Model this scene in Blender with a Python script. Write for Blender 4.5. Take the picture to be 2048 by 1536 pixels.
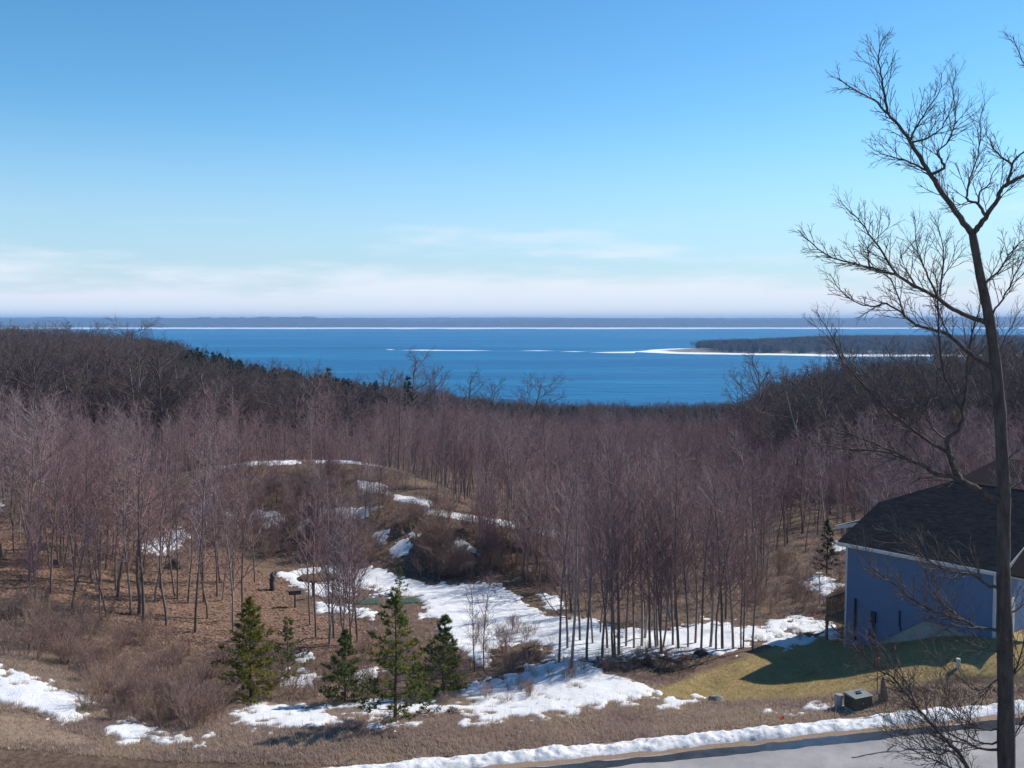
import bpy, math, random
import numpy as np
from mathutils import Vector, Matrix

for o in list(bpy.data.objects):
    bpy.data.objects.remove(o)
scene = bpy.context.scene
COL = scene.collection
PI = math.pi

# ------------------------------------------------------------------ camera
F = 2000.0                       # focal length in photograph pixels (2048 wide)
PITCH = math.atan(128.0 / F)     # the horizon lies 128 px above the picture centre
CAM_Z = 80.0                     # metres above the lake
cam_d = bpy.data.cameras.new('camera')
cam_d.sensor_width = 36.0
cam_d.lens = 36.0 * F / 2048.0
cam_d.clip_start = 0.2
cam_d.clip_end = 60000.0
cam = bpy.data.objects.new('camera', cam_d)
COL.objects.link(cam)
cam.location = (0, 0, CAM_Z)
cam.rotation_euler = (PI / 2 - PITCH, 0, 0)
scene.camera = cam

# ------------------------------------------------------------------ sky, sun, exposure
SUN_AZ = math.radians(60)        # clockwise from the view direction (+Y towards +X)
SUN_EL = math.radians(42.5)
world = bpy.data.worlds.new('World')
scene.world = world
world.use_nodes = True
wn, wl = world.node_tree.nodes, world.node_tree.links
wn.clear()


def wnode(t, **kw):
    n = wn.new(t)
    for k, v in kw.items():
        setattr(n, k, v)
    return n


w_out = wnode('ShaderNodeOutputWorld')
w_bg = wnode('ShaderNodeBackground')
w_bg.inputs['Strength'].default_value = 0.114
w_sky = wnode('ShaderNodeTexSky', sky_type='NISHITA')
w_sky.sun_disc = False
w_sky.sun_elevation = SUN_EL
w_sky.sun_rotation = SUN_AZ
w_sky.altitude = 200
w_sky.air_density = 0.8
w_sky.dust_density = 0.1
w_sky.ozone_density = 1.0
# thin clouds near the horizon, by direction, all round
w_tc = wnode('ShaderNodeTexCoord')
w_sep = wnode('ShaderNodeSeparateXYZ')
wl.new(w_tc.outputs['Generated'], w_sep.inputs[0])
w_map = wnode('ShaderNodeMapping')
w_map.inputs['Scale'].default_value = (2.2, 2.2, 16.0)
w_map.inputs['Location'].default_value = (11.31, 4.98, 0.0)
wl.new(w_tc.outputs['Generated'], w_map.inputs[0])
w_n1 = wnode('ShaderNodeTexNoise')
w_n1.inputs['Scale'].default_value = 1.6
w_n1.inputs['Detail'].default_value = 7
w_n1.inputs['Roughness'].default_value = 0.6
wl.new(w_map.outputs[0], w_n1.inputs['Vector'])


def wmath(op, a, b=None, clamp=False):
    n = wnode('ShaderNodeMath', operation=op)
    n.use_clamp = clamp
    for i, v in enumerate((a, b)):
        if v is None:
            continue
        if isinstance(v, (int, float)):
            n.inputs[i].default_value = v
        else:
            wl.new(v, n.inputs[i])
    return n.outputs[0]


def wrange(v, a, b, c, d):
    n = wnode('ShaderNodeMapRange', interpolation_type='SMOOTHSTEP')
    n.inputs[1].default_value, n.inputs[2].default_value = a, b
    n.inputs[3].default_value, n.inputs[4].default_value = c, d
    wl.new(v, n.inputs[0])
    return n.outputs[0]


elev = w_sep.outputs['Z']
jit = wmath('MULTIPLY', wmath('SUBTRACT', w_n1.outputs['Fac'], 0.5), 0.10)
bank = wrange(wmath('ADD', elev, jit), 0.028, 0.055, 0.85, 0.0)
wisp = wmath('MULTIPLY', wrange(w_n1.outputs['Fac'], 0.52, 0.74, 0.0, 0.7), wrange(elev, 0.05, 0.13, 1.0, 0.0))
fac = wmath('MAXIMUM', bank, wisp, True)
w_mix = wnode('ShaderNodeMix', data_type='RGBA')
wl.new(fac, w_mix.inputs[0])
w_mix.inputs['B'].default_value = (5.6, 5.8, 6.3, 1)
w_hue = wnode('ShaderNodeHueSaturation')
w_hue.inputs['Saturation'].default_value = 1.3
wl.new(w_sky.outputs[0], w_hue.inputs['Color'])
w_tint = wnode('ShaderNodeMix', data_type='RGBA', blend_type='MULTIPLY')
w_tint.inputs[0].default_value = 1.0
w_tint.inputs['B'].default_value = (0.89, 1.04, 0.98, 1)
wl.new(w_hue.outputs[0], w_tint.inputs['A'])
w_air = wnode('ShaderNodeMix', data_type='RGBA')         # milky air low over the horizon, all round
wl.new(wrange(elev, 0.0, 0.21, 0.8, 0.0), w_air.inputs[0])
w_air.inputs['B'].default_value = (2.9, 3.7, 4.7, 1)
wl.new(w_tint.outputs['Result'], w_air.inputs['A'])
wl.new(w_air.outputs['Result'], w_mix.inputs['A'])
wl.new(w_mix.outputs['Result'], w_bg.inputs['Color'])
wl.new(w_bg.outputs[0], w_out.inputs['Surface'])

sun_d = bpy.data.lights.new('sun', 'SUN')
sun_d.energy = 4.1
sun_d.angle = math.radians(0.53)
sun_d.color = (1.0, 0.94, 0.86)
sun = bpy.data.objects.new('sun', sun_d)
COL.objects.link(sun)
TO_SUN = Vector((math.sin(SUN_AZ) * math.cos(SUN_EL), math.cos(SUN_AZ) * math.cos(SUN_EL), math.sin(SUN_EL)))
sun.rotation_euler = TO_SUN.to_track_quat('Z', 'Y').to_euler()
sun.location = (60, 20, 160)

vs = scene.view_settings
vs.view_transform = 'Standard'
vs.look = 'None'
vs.exposure = 0.55
vs.gamma = 1.0
vs.use_curve_mapping = False
scene.cycles.use_denoising = True
scene.cycles.max_bounces = 4
scene.cycles.diffuse_bounces = 2
scene.cycles.glossy_bounces = 3
scene.cycles.transmission_bounces = 3
scene.cycles.volume_bounces = 0
scene.cycles.sample_clamp_indirect = 4.0

# ------------------------------------------------------------------ helpers
RNG = np.random.default_rng(7)
random.seed(7)
SA, CA = math.sin(PITCH), math.cos(PITCH)


def ray(x, y):
    u = (x - 1024.0) / F
    v = (768.0 - y) / F
    return np.array([u, CA + v * SA, -SA + v * CA])


def at(x, y, D):
    """world point on the sight line of photo pixel (x, y) at depth Y = D"""
    d = ray(x, y)
    return np.array([0, 0, CAM_Z]) + d * (D / d[1])


def project(P):
    P = np.asarray(P, float)
    X, Y, Z = P[..., 0], P[..., 1], P[..., 2] - CAM_Z
    dep = Y * CA - Z * SA
    up = Y * SA + Z * CA
    return 1024 + F * X / dep, 768 - F * up / dep


def mk_mesh(name, V, faces, mats=None, smooth=False, attrs=None, fmat=None):
    """V (n,3); faces: list of int arrays (m,k)"""
    V = np.ascontiguousarray(V, dtype=np.float32)
    faces = [np.asarray(f, dtype=np.int32) for f in faces if len(f)]
    me = bpy.data.meshes.new(name)
    me.vertices.add(len(V))
    me.vertices.foreach_set('co', V.ravel())
    nl = sum(f.size for f in faces)
    npoly = sum(len(f) for f in faces)
    me.loops.add(nl)
    me.polygons.add(npoly)
    me.loops.foreach_set('vertex_index', np.concatenate([f.ravel() for f in faces]))
    tot = np.concatenate([np.full(len(f), f.shape[1], np.int32) for f in faces])
    start = np.concatenate([[0], np.cumsum(tot)[:-1]]).astype(np.int32)
    me.polygons.foreach_set('loop_start', start)
    if smooth:
        me.polygons.foreach_set('use_smooth', np.ones(npoly, bool))
    if fmat is not None:
        me.polygons.foreach_set('material_index', np.asarray(fmat, np.int32))
    me.update(calc_edges=True)
    for m in (mats or []):
        me.materials.append(m)
    for an, (kind, val) in (attrs or {}).items():
        a = me.attributes.new(an, kind, 'POINT')
        if kind == 'FLOAT':
            a.data.foreach_set('value', np.ascontiguousarray(val, np.float32).ravel())
        elif kind == 'FLOAT_COLOR':
            a.data.foreach_set('color', np.ascontiguousarray(val, np.float32).ravel())
        elif kind == 'INT':
            a.data.foreach_set('value', np.ascontiguousarray(val, np.int32).ravel())
    return me


def link(name, me, parent=None, loc=None, rotz=0.0, scale=1.0):
    o = bpy.data.objects.new(name, me)
    COL.objects.link(o)
    if parent is not None:
        o.parent = parent
    if loc is not None:
        o.location = loc
    if rotz:
        o.rotation_euler = (0, 0, rotz)
    if scale != 1.0:
        o.scale = (scale,) * 3
    return o


def tag(o, label=None, cat=None, group=None, kind=None):
    if label:
        o['label'] = label
    if cat:
        o['category'] = cat
    if group:
        o['group'] = group
    if kind:
        o['kind'] = kind
    return o


class MB:
    """collects boxes and prisms, builds one mesh object"""

    def __init__(s):
        s.V, s.F = [], []

    def hexa(s, c):
        b = len(s.V)
        s.V += [tuple(map(float, p)) for p in c]
        s.F += [[b + i for i in f] for f in ((0, 3, 2, 1), (4, 5, 6, 7), (0, 1, 5, 4), (1, 2, 6, 5), (2, 3, 7, 6), (3, 0, 4, 7))]
        return s

    def box(s, x0, x1, y0, y1, z0, z1):
        return s.hexa([(x0, y0, z0), (x1, y0, z0), (x1, y1, z0), (x0, y1, z0), (x0, y0, z1), (x1, y0, z1), (x1, y1, z1), (x0, y1, z1)])

    def slab(s, poly, t):
        """convex 3-D polygon thickened downwards by t"""
        b, n = len(s.V), len(poly)
        s.V += [tuple(map(float, p)) for p in poly] + [(float(p[0]), float(p[1]), float(p[2]) - t) for p in poly]
        s.F.append([b + i for i in range(n)])
        s.F.append([b + n + i for i in reversed(range(n))])
        for i in range(n):
            j = (i + 1) % n
            s.F.append([b + i, b + n + i, b + n + j, b + j])
        return s

    def lathe(s, prof, n=16, cx=0, cy=0):
        b = len(s.V)
        for r, z in prof:
            for k in range(n):
                a = 2 * PI * k / n
                s.V.append((cx + r * math.cos(a), cy + r * math.sin(a), z))
        for i in range(len(prof) - 1):
            for k in range(n):
                k2 = (k + 1) % n
                s.F.append([b + i * n + k, b + i * n + k2, b + (i + 1) * n + k2, b + (i + 1) * n + k])
        s.F.append([b + k for k in reversed(range(n))])
        s.F.append([b + (len(prof) - 1) * n + k for k in range(n)])
        return s

    def build(s, name, mat, parent=None, loc=None, rotz=0.0, bevel=0.0):
        me = bpy.data.meshes.new(name)
        me.from_pydata(s.V, [], s.F)
        me.update()
        me.materials.append(mat)
        o = link(name, me, parent, loc, rotz)
        if bevel:
            m = o.modifiers.new('bevel', 'BEVEL')
            m.width = bevel
            m.segments = 2
            m.limit_method = 'ANGLE'
        return o


def empty(name, loc, rotz=0.0):
    o = bpy.data.objects.new(name, None)
    COL.objects.link(o)
    o.location = loc
    o.rotation_euler = (0, 0, rotz)
    o.empty_display_size = 0.3
    return o


# value noise on the plane / in space
def _hash(ix, iy, seed):
    h = (ix.astype(np.int64) * 374761393 + iy.astype(np.int64) * 668265263 + seed * 2147483647) & 0x7fffffff
    h = ((h ^ (h >> 13)) * 1274126177) & 0x7fffffff
    return ((h ^ (h >> 16)) & 0xffff) / 65535.0


def vnoise(x, y, seed=0):
    x, y = np.asarray(x, float), np.asarray(y, float)
    ix, iy = np.floor(x), np.floor(y)
    fx, fy = x - ix, y - iy
    fx = fx * fx * (3 - 2 * fx)
    fy = fy * fy * (3 - 2 * fy)
    a, b = _hash(ix, iy, seed), _hash(ix + 1, iy, seed)
    c, d = _hash(ix, iy + 1, seed), _hash(ix + 1, iy + 1, seed)
    return (a * (1 - fx) + b * fx) * (1 - fy) + (c * (1 - fx) + d * fx) * fy


def fbm(x, y, oct=4, seed=0):
    s, a, t = 0.0, 1.0, 0.0
    for k in range(oct):
        s = s + a * vnoise(x, y, seed + k * 17)
        t += a
        a *= 0.5
        x = np.asarray(x) * 2.03
        y = np.asarray(y) * 2.03
    return s / t - 0.5


# ------------------------------------------------------------------ materials
def new_mat(name):
    m = bpy.data.materials.new(name)
    m.use_nodes = True
    nt = m.node_tree
    bs = nt.nodes['Principled BSDF']
    return m, nt, bs


def N(nt, t, **kw):
    n = nt.nodes.new(t)
    for k, v in kw.items():
        setattr(n, k, v)
    return n


def noise_fac(nt, scale, detail=4, rough=0.6, coord='Object', stretch=None):
    tc = N(nt, 'ShaderNodeTexCoord')
    src = tc.outputs[coord]
    if stretch:
        mp = N(nt, 'ShaderNodeMapping')
        mp.inputs['Scale'].default_value = stretch
        nt.links.new(src, mp.inputs[0])
        src = mp.outputs[0]
    n = N(nt, 'ShaderNodeTexNoise')
    n.inputs['Scale'].default_value = scale
    n.inputs['Detail'].default_value = detail
    n.inputs['Roughness'].default_value = rough
    nt.links.new(src, n.inputs['Vector'])
    return n.outputs['Fac']


def ramp(nt, fac, stops):
    r = N(nt, 'ShaderNodeValToRGB')
    els = r.color_ramp.elements
    while len(els) < len(stops):
        els.new(0.5)
    for e, (p, c) in zip(els, stops):
        e.position = p
        e.color = (*c, 1)
    nt.links.new(fac, r.inputs[0])
    return r.outputs[0]


def mixc(nt, fac, a, b, mode='MIX'):
    m = N(nt, 'ShaderNodeMix', data_type='RGBA', blend_type=mode)
    for sock, v in ((m.inputs[0], fac), (m.inputs['A'], a), (m.inputs['B'], b)):
        if isinstance(v, (int, float)):
            sock.default_value = v
        elif isinstance(v, tuple):
            sock.default_value = (*v, 1)
        else:
            nt.links.new(v, sock)
    return m.outputs['Result']


def bump(nt, bs, fac, strength, dist):
    b = N(nt, 'ShaderNodeBump')
    b.inputs['Strength'].default_value = strength
    b.inputs['Distance'].default_value = dist
    nt.links.new(fac, b.inputs['Height'])
    nt.links.new(b.outputs[0], bs.inputs['Normal'])


def simple(name, c1, c2, scale=3.0, rough=0.8, bmp=0.0, dist=0.02, stretch=None, metallic=0.0, coord='Object'):
    m, nt, bs = new_mat(name)
    f = noise_fac(nt, scale, 5, 0.65, coord, stretch)
    nt.links.new(ramp(nt, f, [(0.3, c1), (0.7, c2)]), bs.inputs['Base Color'])
    bs.inputs['Roughness'].default_value = rough
    bs.inputs['Metallic'].default_value = metallic
    bs.inputs['Specular IOR Level'].default_value = 0.3
    if bmp:
        bump(nt, bs, f, bmp, dist)
    return m


def twig_mat(name, cols, rough=0.85):
    m, nt, bs = new_mat(name)
    oi = N(nt, 'ShaderNodeObjectInfo')
    n = len(cols)
    c = ramp(nt, oi.outputs['Random'], [((i + 0.5) / n, col) for i, col in enumerate(cols)])
    f = noise_fac(nt, 2.5, 3)
    v = N(nt, 'ShaderNodeMapRange')
    nt.links.new(f, v.inputs[0])
    v.inputs[3].default_value, v.inputs[4].default_value = 0.7, 1.3
    hs = N(nt, 'ShaderNodeHueSaturation')
    nt.links.new(c, hs.inputs['Color'])
    nt.links.new(v.outputs[0], hs.inputs['Value'])
    nt.links.new(hs.outputs[0], bs.inputs['Base Color'])
    bs.inputs['Roughness'].default_value = rough
    bs.inputs['Specular IOR Level'].default_value = 0.2
    return m


def leaf_mat(name, cols, transl=0.35, attr=True):
    """thin foliage: diffuse plus light coming through"""
    m = bpy.data.materials.new(name)
    m.use_nodes = True
    nt = m.node_tree
    nt.nodes.clear()
    out = N(nt, 'ShaderNodeOutputMaterial')
    if attr:
        a = N(nt, 'ShaderNodeAttribute', attribute_name='tone')
        src = a.outputs['Fac']
    else:
        src = noise_fac(nt, 2.0)
    n = len(cols)
    c = ramp(nt, src, [(i / max(1, n - 1), col) for i, col in enumerate(cols)])
    d = N(nt, 'ShaderNodeBsdfDiffuse')
    t = N(nt, 'ShaderNodeBsdfTranslucent')
    nt.links.new(c, d.inputs[0])
    nt.links.new(c, t.inputs[0])
    mx = N(nt, 'ShaderNodeMixShader')
    mx.inputs[0].default_value = transl
    nt.links.new(d.outputs[0], mx.inputs[1])
    nt.links.new(t.outputs[0], mx.inputs[2])
    nt.links.new(mx.outputs[0], out.inputs[0])
    return m


M = {}
M['bark_young'] = twig_mat('bark_young', [(0.17, 0.13, 0.11), (0.22, 0.17, 0.145), (0.13, 0.10, 0.088), (0.32, 0.275, 0.24)])
M['twig_young'] = twig_mat('twig_young', [(0.25, 0.155, 0.155), (0.28, 0.178, 0.172), (0.235, 0.136, 0.146), (0.285, 0.19, 0.17), (0.21, 0.128, 0.136), (0.32, 0.24, 0.23)])
M['bark_old'] = twig_mat('bark_old', [(0.10, 0.08, 0.07), (0.15, 0.125, 0.11), (0.085, 0.068, 0.06), (0.26, 0.235, 0.21)])
M['twig_old'] = twig_mat('twig_old', [(0.115, 0.087, 0.082), (0.135, 0.10, 0.088), (0.095, 0.074, 0.075), (0.13, 0.09, 0.088)])
M['twig_shrub'] = twig_mat('twig_shrub', [(0.25, 0.165, 0.14), (0.29, 0.195, 0.15), (0.22, 0.15, 0.14), (0.31, 0.21, 0.155)])
M['bark_front'] = simple('bark_front', (0.045, 0.034, 0.030), (0.125, 0.098, 0.085), 16, 0.9, 0.9, 0.03, (1, 1, 0.22))
M['twig_front'] = simple('twig_front', (0.065, 0.048, 0.045), (0.14, 0.105, 0.095), 3, 0.7)
M['needle'] = leaf_mat('needle', [(0.034, 0.062, 0.036), (0.08, 0.125, 0.05), (0.19, 0.19, 0.05), (0.42, 0.30, 0.06)], 0.5)
M['needle_far'] = leaf_mat('needle_far', [(0.016, 0.030, 0.022), (0.030, 0.050, 0.026), (0.045, 0.06, 0.028)], 0.25)
M['bark_pine'] = simple('bark_pine', (0.06, 0.045, 0.036), (0.12, 0.09, 0.07), 9, 0.9, 0.4, 0.02)
M['grass'] = leaf_mat('grass', [(0.34, 0.25, 0.22), (0.48, 0.365, 0.30), (0.58, 0.46, 0.36), (0.54, 0.44, 0.26)], 0.4)
M['lawn_blade'] = leaf_mat('lawn_blade', [(0.38, 0.28, 0.15), (0.48, 0.37, 0.17), (0.40, 0.34, 0.13), (0.58, 0.43, 0.24)], 0.35)
M['leaf'] = leaf_mat('leaf', [(0.13, 0.075, 0.058), (0.24, 0.14, 0.10), (0.42, 0.27, 0.19), (0.30, 0.21, 0.17)], 0.2)
M['stone'] = simple('stone', (0.16, 0.145, 0.13), (0.34, 0.31, 0.28), 5, 0.9, 0.5, 0.03)
M['old_wood'] = simple('old_wood', (0.06, 0.05, 0.045), (0.13, 0.105, 0.09), 8, 0.9, 0.4, 0.02, (4, 4, 0.6))

# ------------------------------------------------------------------ terrain height field
# ground profiles (depth, height below the eye) for sight-line columns of the valley
PROF = {
    0: [(5, -6), (20, -12), (33, -16.6), (37, -16.7), (42, -16.6), (46, -16.3), (52, -16.6), (60, -16.8), (70, -16.45), (80, -16.0), (90, -16.2), (100, -17.4), (115, -20), (130, -22), (150, -23.5), (200, -25), (300, -24), (400, -23), (480, -24), (600, -36), (750, -58), (900, -84), (1100, -90)],
    300: [(5, -6), (20, -12), (33, -16.9), (38, -17.2), (41, -17.4), (44, -17.8), (50, -18.5), (56, -18.8), (64, -19.2), (75, -19.1), (85, -18.7), (95, -17.6), (104, -16.8), (115, -19.2), (130, -22), (150, -23.5), (200, -25), (300, -25), (400, -25.5), (480, -28), (600, -40), (750, -60), (900, -84), (1100, -90)],
    450: [(5, -6), (20, -12), (33, -17.0), (38, -17.2), (42, -17.4), (44, -17.8), (48, -18.3), (54, -18.9), (62, -19.5), (72, -19.6), (82, -19.6), (90, -18.4), (96, -16.2), (102, -14.2), (105, -14.6), (113, -18.6), (124, -21.8), (145, -23.5), (200, -25.8), (300, -28.5), (400, -31), (490, -36), (650, -52), (800, -70), (890, -84), (1100, -90)],
    600: [(5, -6), (20, -12), (33, -17.1), (38, -17.2), (42, -17.4), (44, -17.8), (47, -18.3), (52, -19), (60, -19.8), (68, -20.0), (78, -20.3), (85, -20.6), (88, -20.2), (93, -17.4), (98, -15.3), (102, -13.9), (105, -14.2), (112, -18.2), (122, -21.5), (140, -23.5), (200, -26.5), (300, -32), (400, -37), (500, -44), (700, -62), (880, -84), (1100, -90)],
    700: [(5, -6), (20, -12), (33, -17.2), (38, -17.2), (42, -17.4), (44.3, -17.9), (48, -18.4), (54, -19), (62, -19.7), (70, -20.0), (78, -20.5), (82, -20.4), (88, -17.9), (94, -16.2), (98, -15.2), (102, -14.1), (105, -14.6), (114, -18.8), (125, -21.7), (150, -23.8), (200, -26.5), (300, -32.5), (400, -39), (500, -46), (700, -64), (870, -84), (1100, -90)],
    800: [(5, -6), (20, -12), (33, -17.2), (38, -17.2), (42, -17.4), (44.5, -17.9), (48, -18.5), (54, -18.9), (62, -19.5), (70, -20), (77, -20.6), (79, -20.3), (83.5, -16.9), (86, -16.6), (95, -15.4), (101, -14.6), (106, -16.2), (115, -19.5), (130, -22), (160, -24), (200, -26.5), (300, -33), (400, -41), (500, -49), (700, -66), (860, -84), (1100, -90)],
    900: [(5, -6), (20, -12), (33, -17.3), (38.2, -17.25), (42, -17.35), (45, -18.0), (50, -18.8), (56, -19.2), (64, -19.8), (72, -20.3), (75.5, -20.6), (77.5, -20.4), (82, -17.4), (85, -17.1), (94, -16.6), (100, -17.2), (112, -20), (130, -22.3), (160, -24.2), (200, -27), (300, -33.5), (400, -42), (500, -50), (700, -67), (855, -84), (1100, -90)],
    1000: [(5, -6), (20, -12), (33, -17.3), (38.5, -17.3), (42, -17.3), (46, -18.2), (52, -19), (58, -19.4), (66, -20.1), (73, -20.6), (75, -20.5), (80, -18.4), (84, -18.0), (92, -18.4), (110, -20.5), (160, -24.5), (250, -31), (400, -43), (600, -60), (850, -84), (1100, -90)],
    1200: [(5, -6), (20, -12), (33, -17.3), (38.9, -17.3), (42.5, -17.4), (46, -17.9), (50, -17.9), (52, -17.9), (58, -18.9), (66, -20), (75, -21), (85, -22), (110, -24), (160, -27.5), (250, -34), (400, -45), (600, -62), (850, -84), (1100, -90)],
    1400: [(5, -6), (20, -12), (33, -17.2), (39.3, -17.15), (42, -17.5), (46, -18.0), (49, -18.6), (53, -18.3), (56, -18.6), (58, -18.9), (66, -19.8), (75, -21.2), (90, -22.8), (120, -25.5), (160, -28), (250, -34.5), (400, -45), (600, -62), (850, -84), (1100, -90)],
    1600: [(5, -6), (20, -12), (33, -17), (39.7, -16.95), (42, -17.0), (44, -17.3), (47.5, -17.8), (52, -18.0), (55, -18.3), (62, -19.0), (70, -19.7), (80, -20.4), (90, -21.5), (110, -23.2), (160, -25), (200, -26), (260, -31), (400, -44), (600, -62), (850, -84), (1100, -90)],
    1800: [(5, -6), (20, -12), (33, -16.8), (40, -16.65), (42, -16.6), (43.5, -16.4), (45.3, -16.15), (48, -16.5), (50.5, -16.7), (53, -17), (60, -17.8), (70, -19), (90, -21), (120, -23), (160, -24.5), (200, -25.5), (260, -29), (400, -42), (600, -60), (850, -84), (1100, -90)],
    1900: [(5, -6), (20, -12), (33, -16.6), (40.1, -16.5), (42, -16.1), (43.5, -15.6), (46, -15.2), (48.7, -15.5), (52, -15.8), (60, -17), (70, -18.7), (90, -20.8), (120, -22.8), (160, -24.2), (200, -25), (260, -28.6), (400, -42), (600, -60), (850, -84), (1100, -90)],
    2048: [(5, -6), (20, -12), (33, -16.4), (40.3, -16.35), (42, -15.8), (43.7, -14.9), (46, -15.0), (50, -15.3), (55, -15.5), (65, -17), (90, -20.5), (150, -23.5), (200, -24.5), (260, -28), (400, -41), (600, -60), (850, -84), (1100, -90)],
}
_cs = np.arange(-800, 2850 + 1, 25.0)
_ld = np.linspace(math.log(5), math.log(1100), 520)


def _build_table():
    keys = sorted(PROF)
    cols = np.array([np.interp(_ld, np.log([d for d, z in PROF[k]]), [z for d, z in PROF[k]]) for k in keys])
    ks = np.array(keys, float)
    T = np.empty((len(_cs), len(_ld)))
    for j in range(len(_ld)):
        T[:, j] = np.interp(_cs, ks, cols[:, j])
    def g(T, ax, s):
        r = int(3 * s)
        k = np.exp(-0.5 * (np.arange(-r, r + 1) / s) ** 2)
        k /= k.sum()
        P = np.pad(T, [(r, r) if a == ax else (0, 0) for a in (0, 1)], mode='edge')
        return np.apply_along_axis(lambda v: np.convolve(v, k, 'valid'), ax, P)
    return g(g(T, 0, 2.6), 1, 2.0)


_T = _build_table()
# the road: its far asphalt edge curves past the lawn and climbs towards the house
def road_edge(u):
    u = np.asarray(u, float)
    return 37.75 + 0.05 * u + 0.17 * (u - 5 * np.log1p(np.exp(np.clip((u - 8) / 5, -30, 30))) + 0.92)


def road_z(u):
    u = np.asarray(u, float)
    return CAM_Z - 17.3 + 0.07 * 3 * np.log1p(np.exp(np.clip((u - 6) / 3, -30, 30)))


def road_uv(X, Y):
    return X - 0.9, Y - road_edge(X - 0.9)


def H(X, Y, micro=True):
    X, Y = np.asarray(X, float), np.asarray(Y, float)
    Yc = np.clip(Y, 5.01, 1099)
    c = np.clip(1024 + F * X / Yc, _cs[0], _cs[-1] - 0.01)
    ci = (c - _cs[0]) / 25.0
    di = (np.log(Yc) - _ld[0]) / (_ld[1] - _ld[0])
    i, j = ci.astype(int), np.minimum(di.astype(int), len(_ld) - 2)
    i = np.minimum(i, len(_cs) - 2)
    a, b = ci - i, di - j
    z = (_T[i, j] * (1 - a) + _T[i + 1, j] * a) * (1 - b) + (_T[i, j + 1] * (1 - a) + _T[i + 1, j + 1] * a) * b
    z = z + CAM_Z
    if micro:
        amp = np.clip((Y - 38) / 12, 0.25, 1.0) * np.clip((1000 - Y) / 300, 0, 1)
        z = z + amp * (0.55 * fbm(X / 5.0, Y / 5.0, 3, 3) + 0.16 * fbm(X / 0.9, Y / 0.9, 2, 9))
    u, v = road_uv(X, Y)
    w = np.clip(1 - np.maximum(v - 1.6, -(v + 8.5)) / 2.0, 0, 1)
    w = w * w * (3 - 2 * w)
    return z * (1 - w) + (road_z(u) - 0.06) * w


def ground_px(x, y, d0=36.0, d1=135.0):
    """where the sight line of a photo pixel meets the ground"""
    d = ray(x, y)
    ds = np.linspace(d0, d1, 700)
    P = d[None, :] * (ds / d[1])[:, None]
    below = (P[:, 2] + CAM_Z) < H(P[:, 0], P[:, 1])
    k = np.argmax(below) if below.any() else len(ds) - 1
    p = P[k] + [0, 0, CAM_Z]
    p[2] = H(p[0], p[1])
    return p


def on(X, Y):
    return (float(X), float(Y), float(H(X, Y)))


# ------------------------------------------------------------------ region masks in the valley
def poly_sd(px, py, poly, ys=1.8):
    """signed distance (px, positive inside) to a polygon; y stretched because the ground is foreshortened"""
    px, py = np.asarray(px, float), np.asarray(py, float) * ys
    P = np.array(poly, float)
    P[:, 1] *= ys
    best = np.full(px.shape, 1e9)
    inside = np.zeros(px.shape, bool)
    for i in range(len(P)):
        a, b = P[i], P[(i + 1) % len(P)]
        ex, ey = b - a
        t = np.clip(((px - a[0]) * ex + (py - a[1]) * ey) / (ex * ex + ey * ey + 1e-9), 0, 1)
        best = np.minimum(best, np.hypot(px - a[0] - t * ex, py - a[1] - t * ey))
        cond = (a[1] > py) != (b[1] > py)
        xin = a[0] + (py - a[1]) / (ey + 1e-12) * ex
        inside ^= cond & (px < xin)
    return np.where(inside, best, -best)


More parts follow.
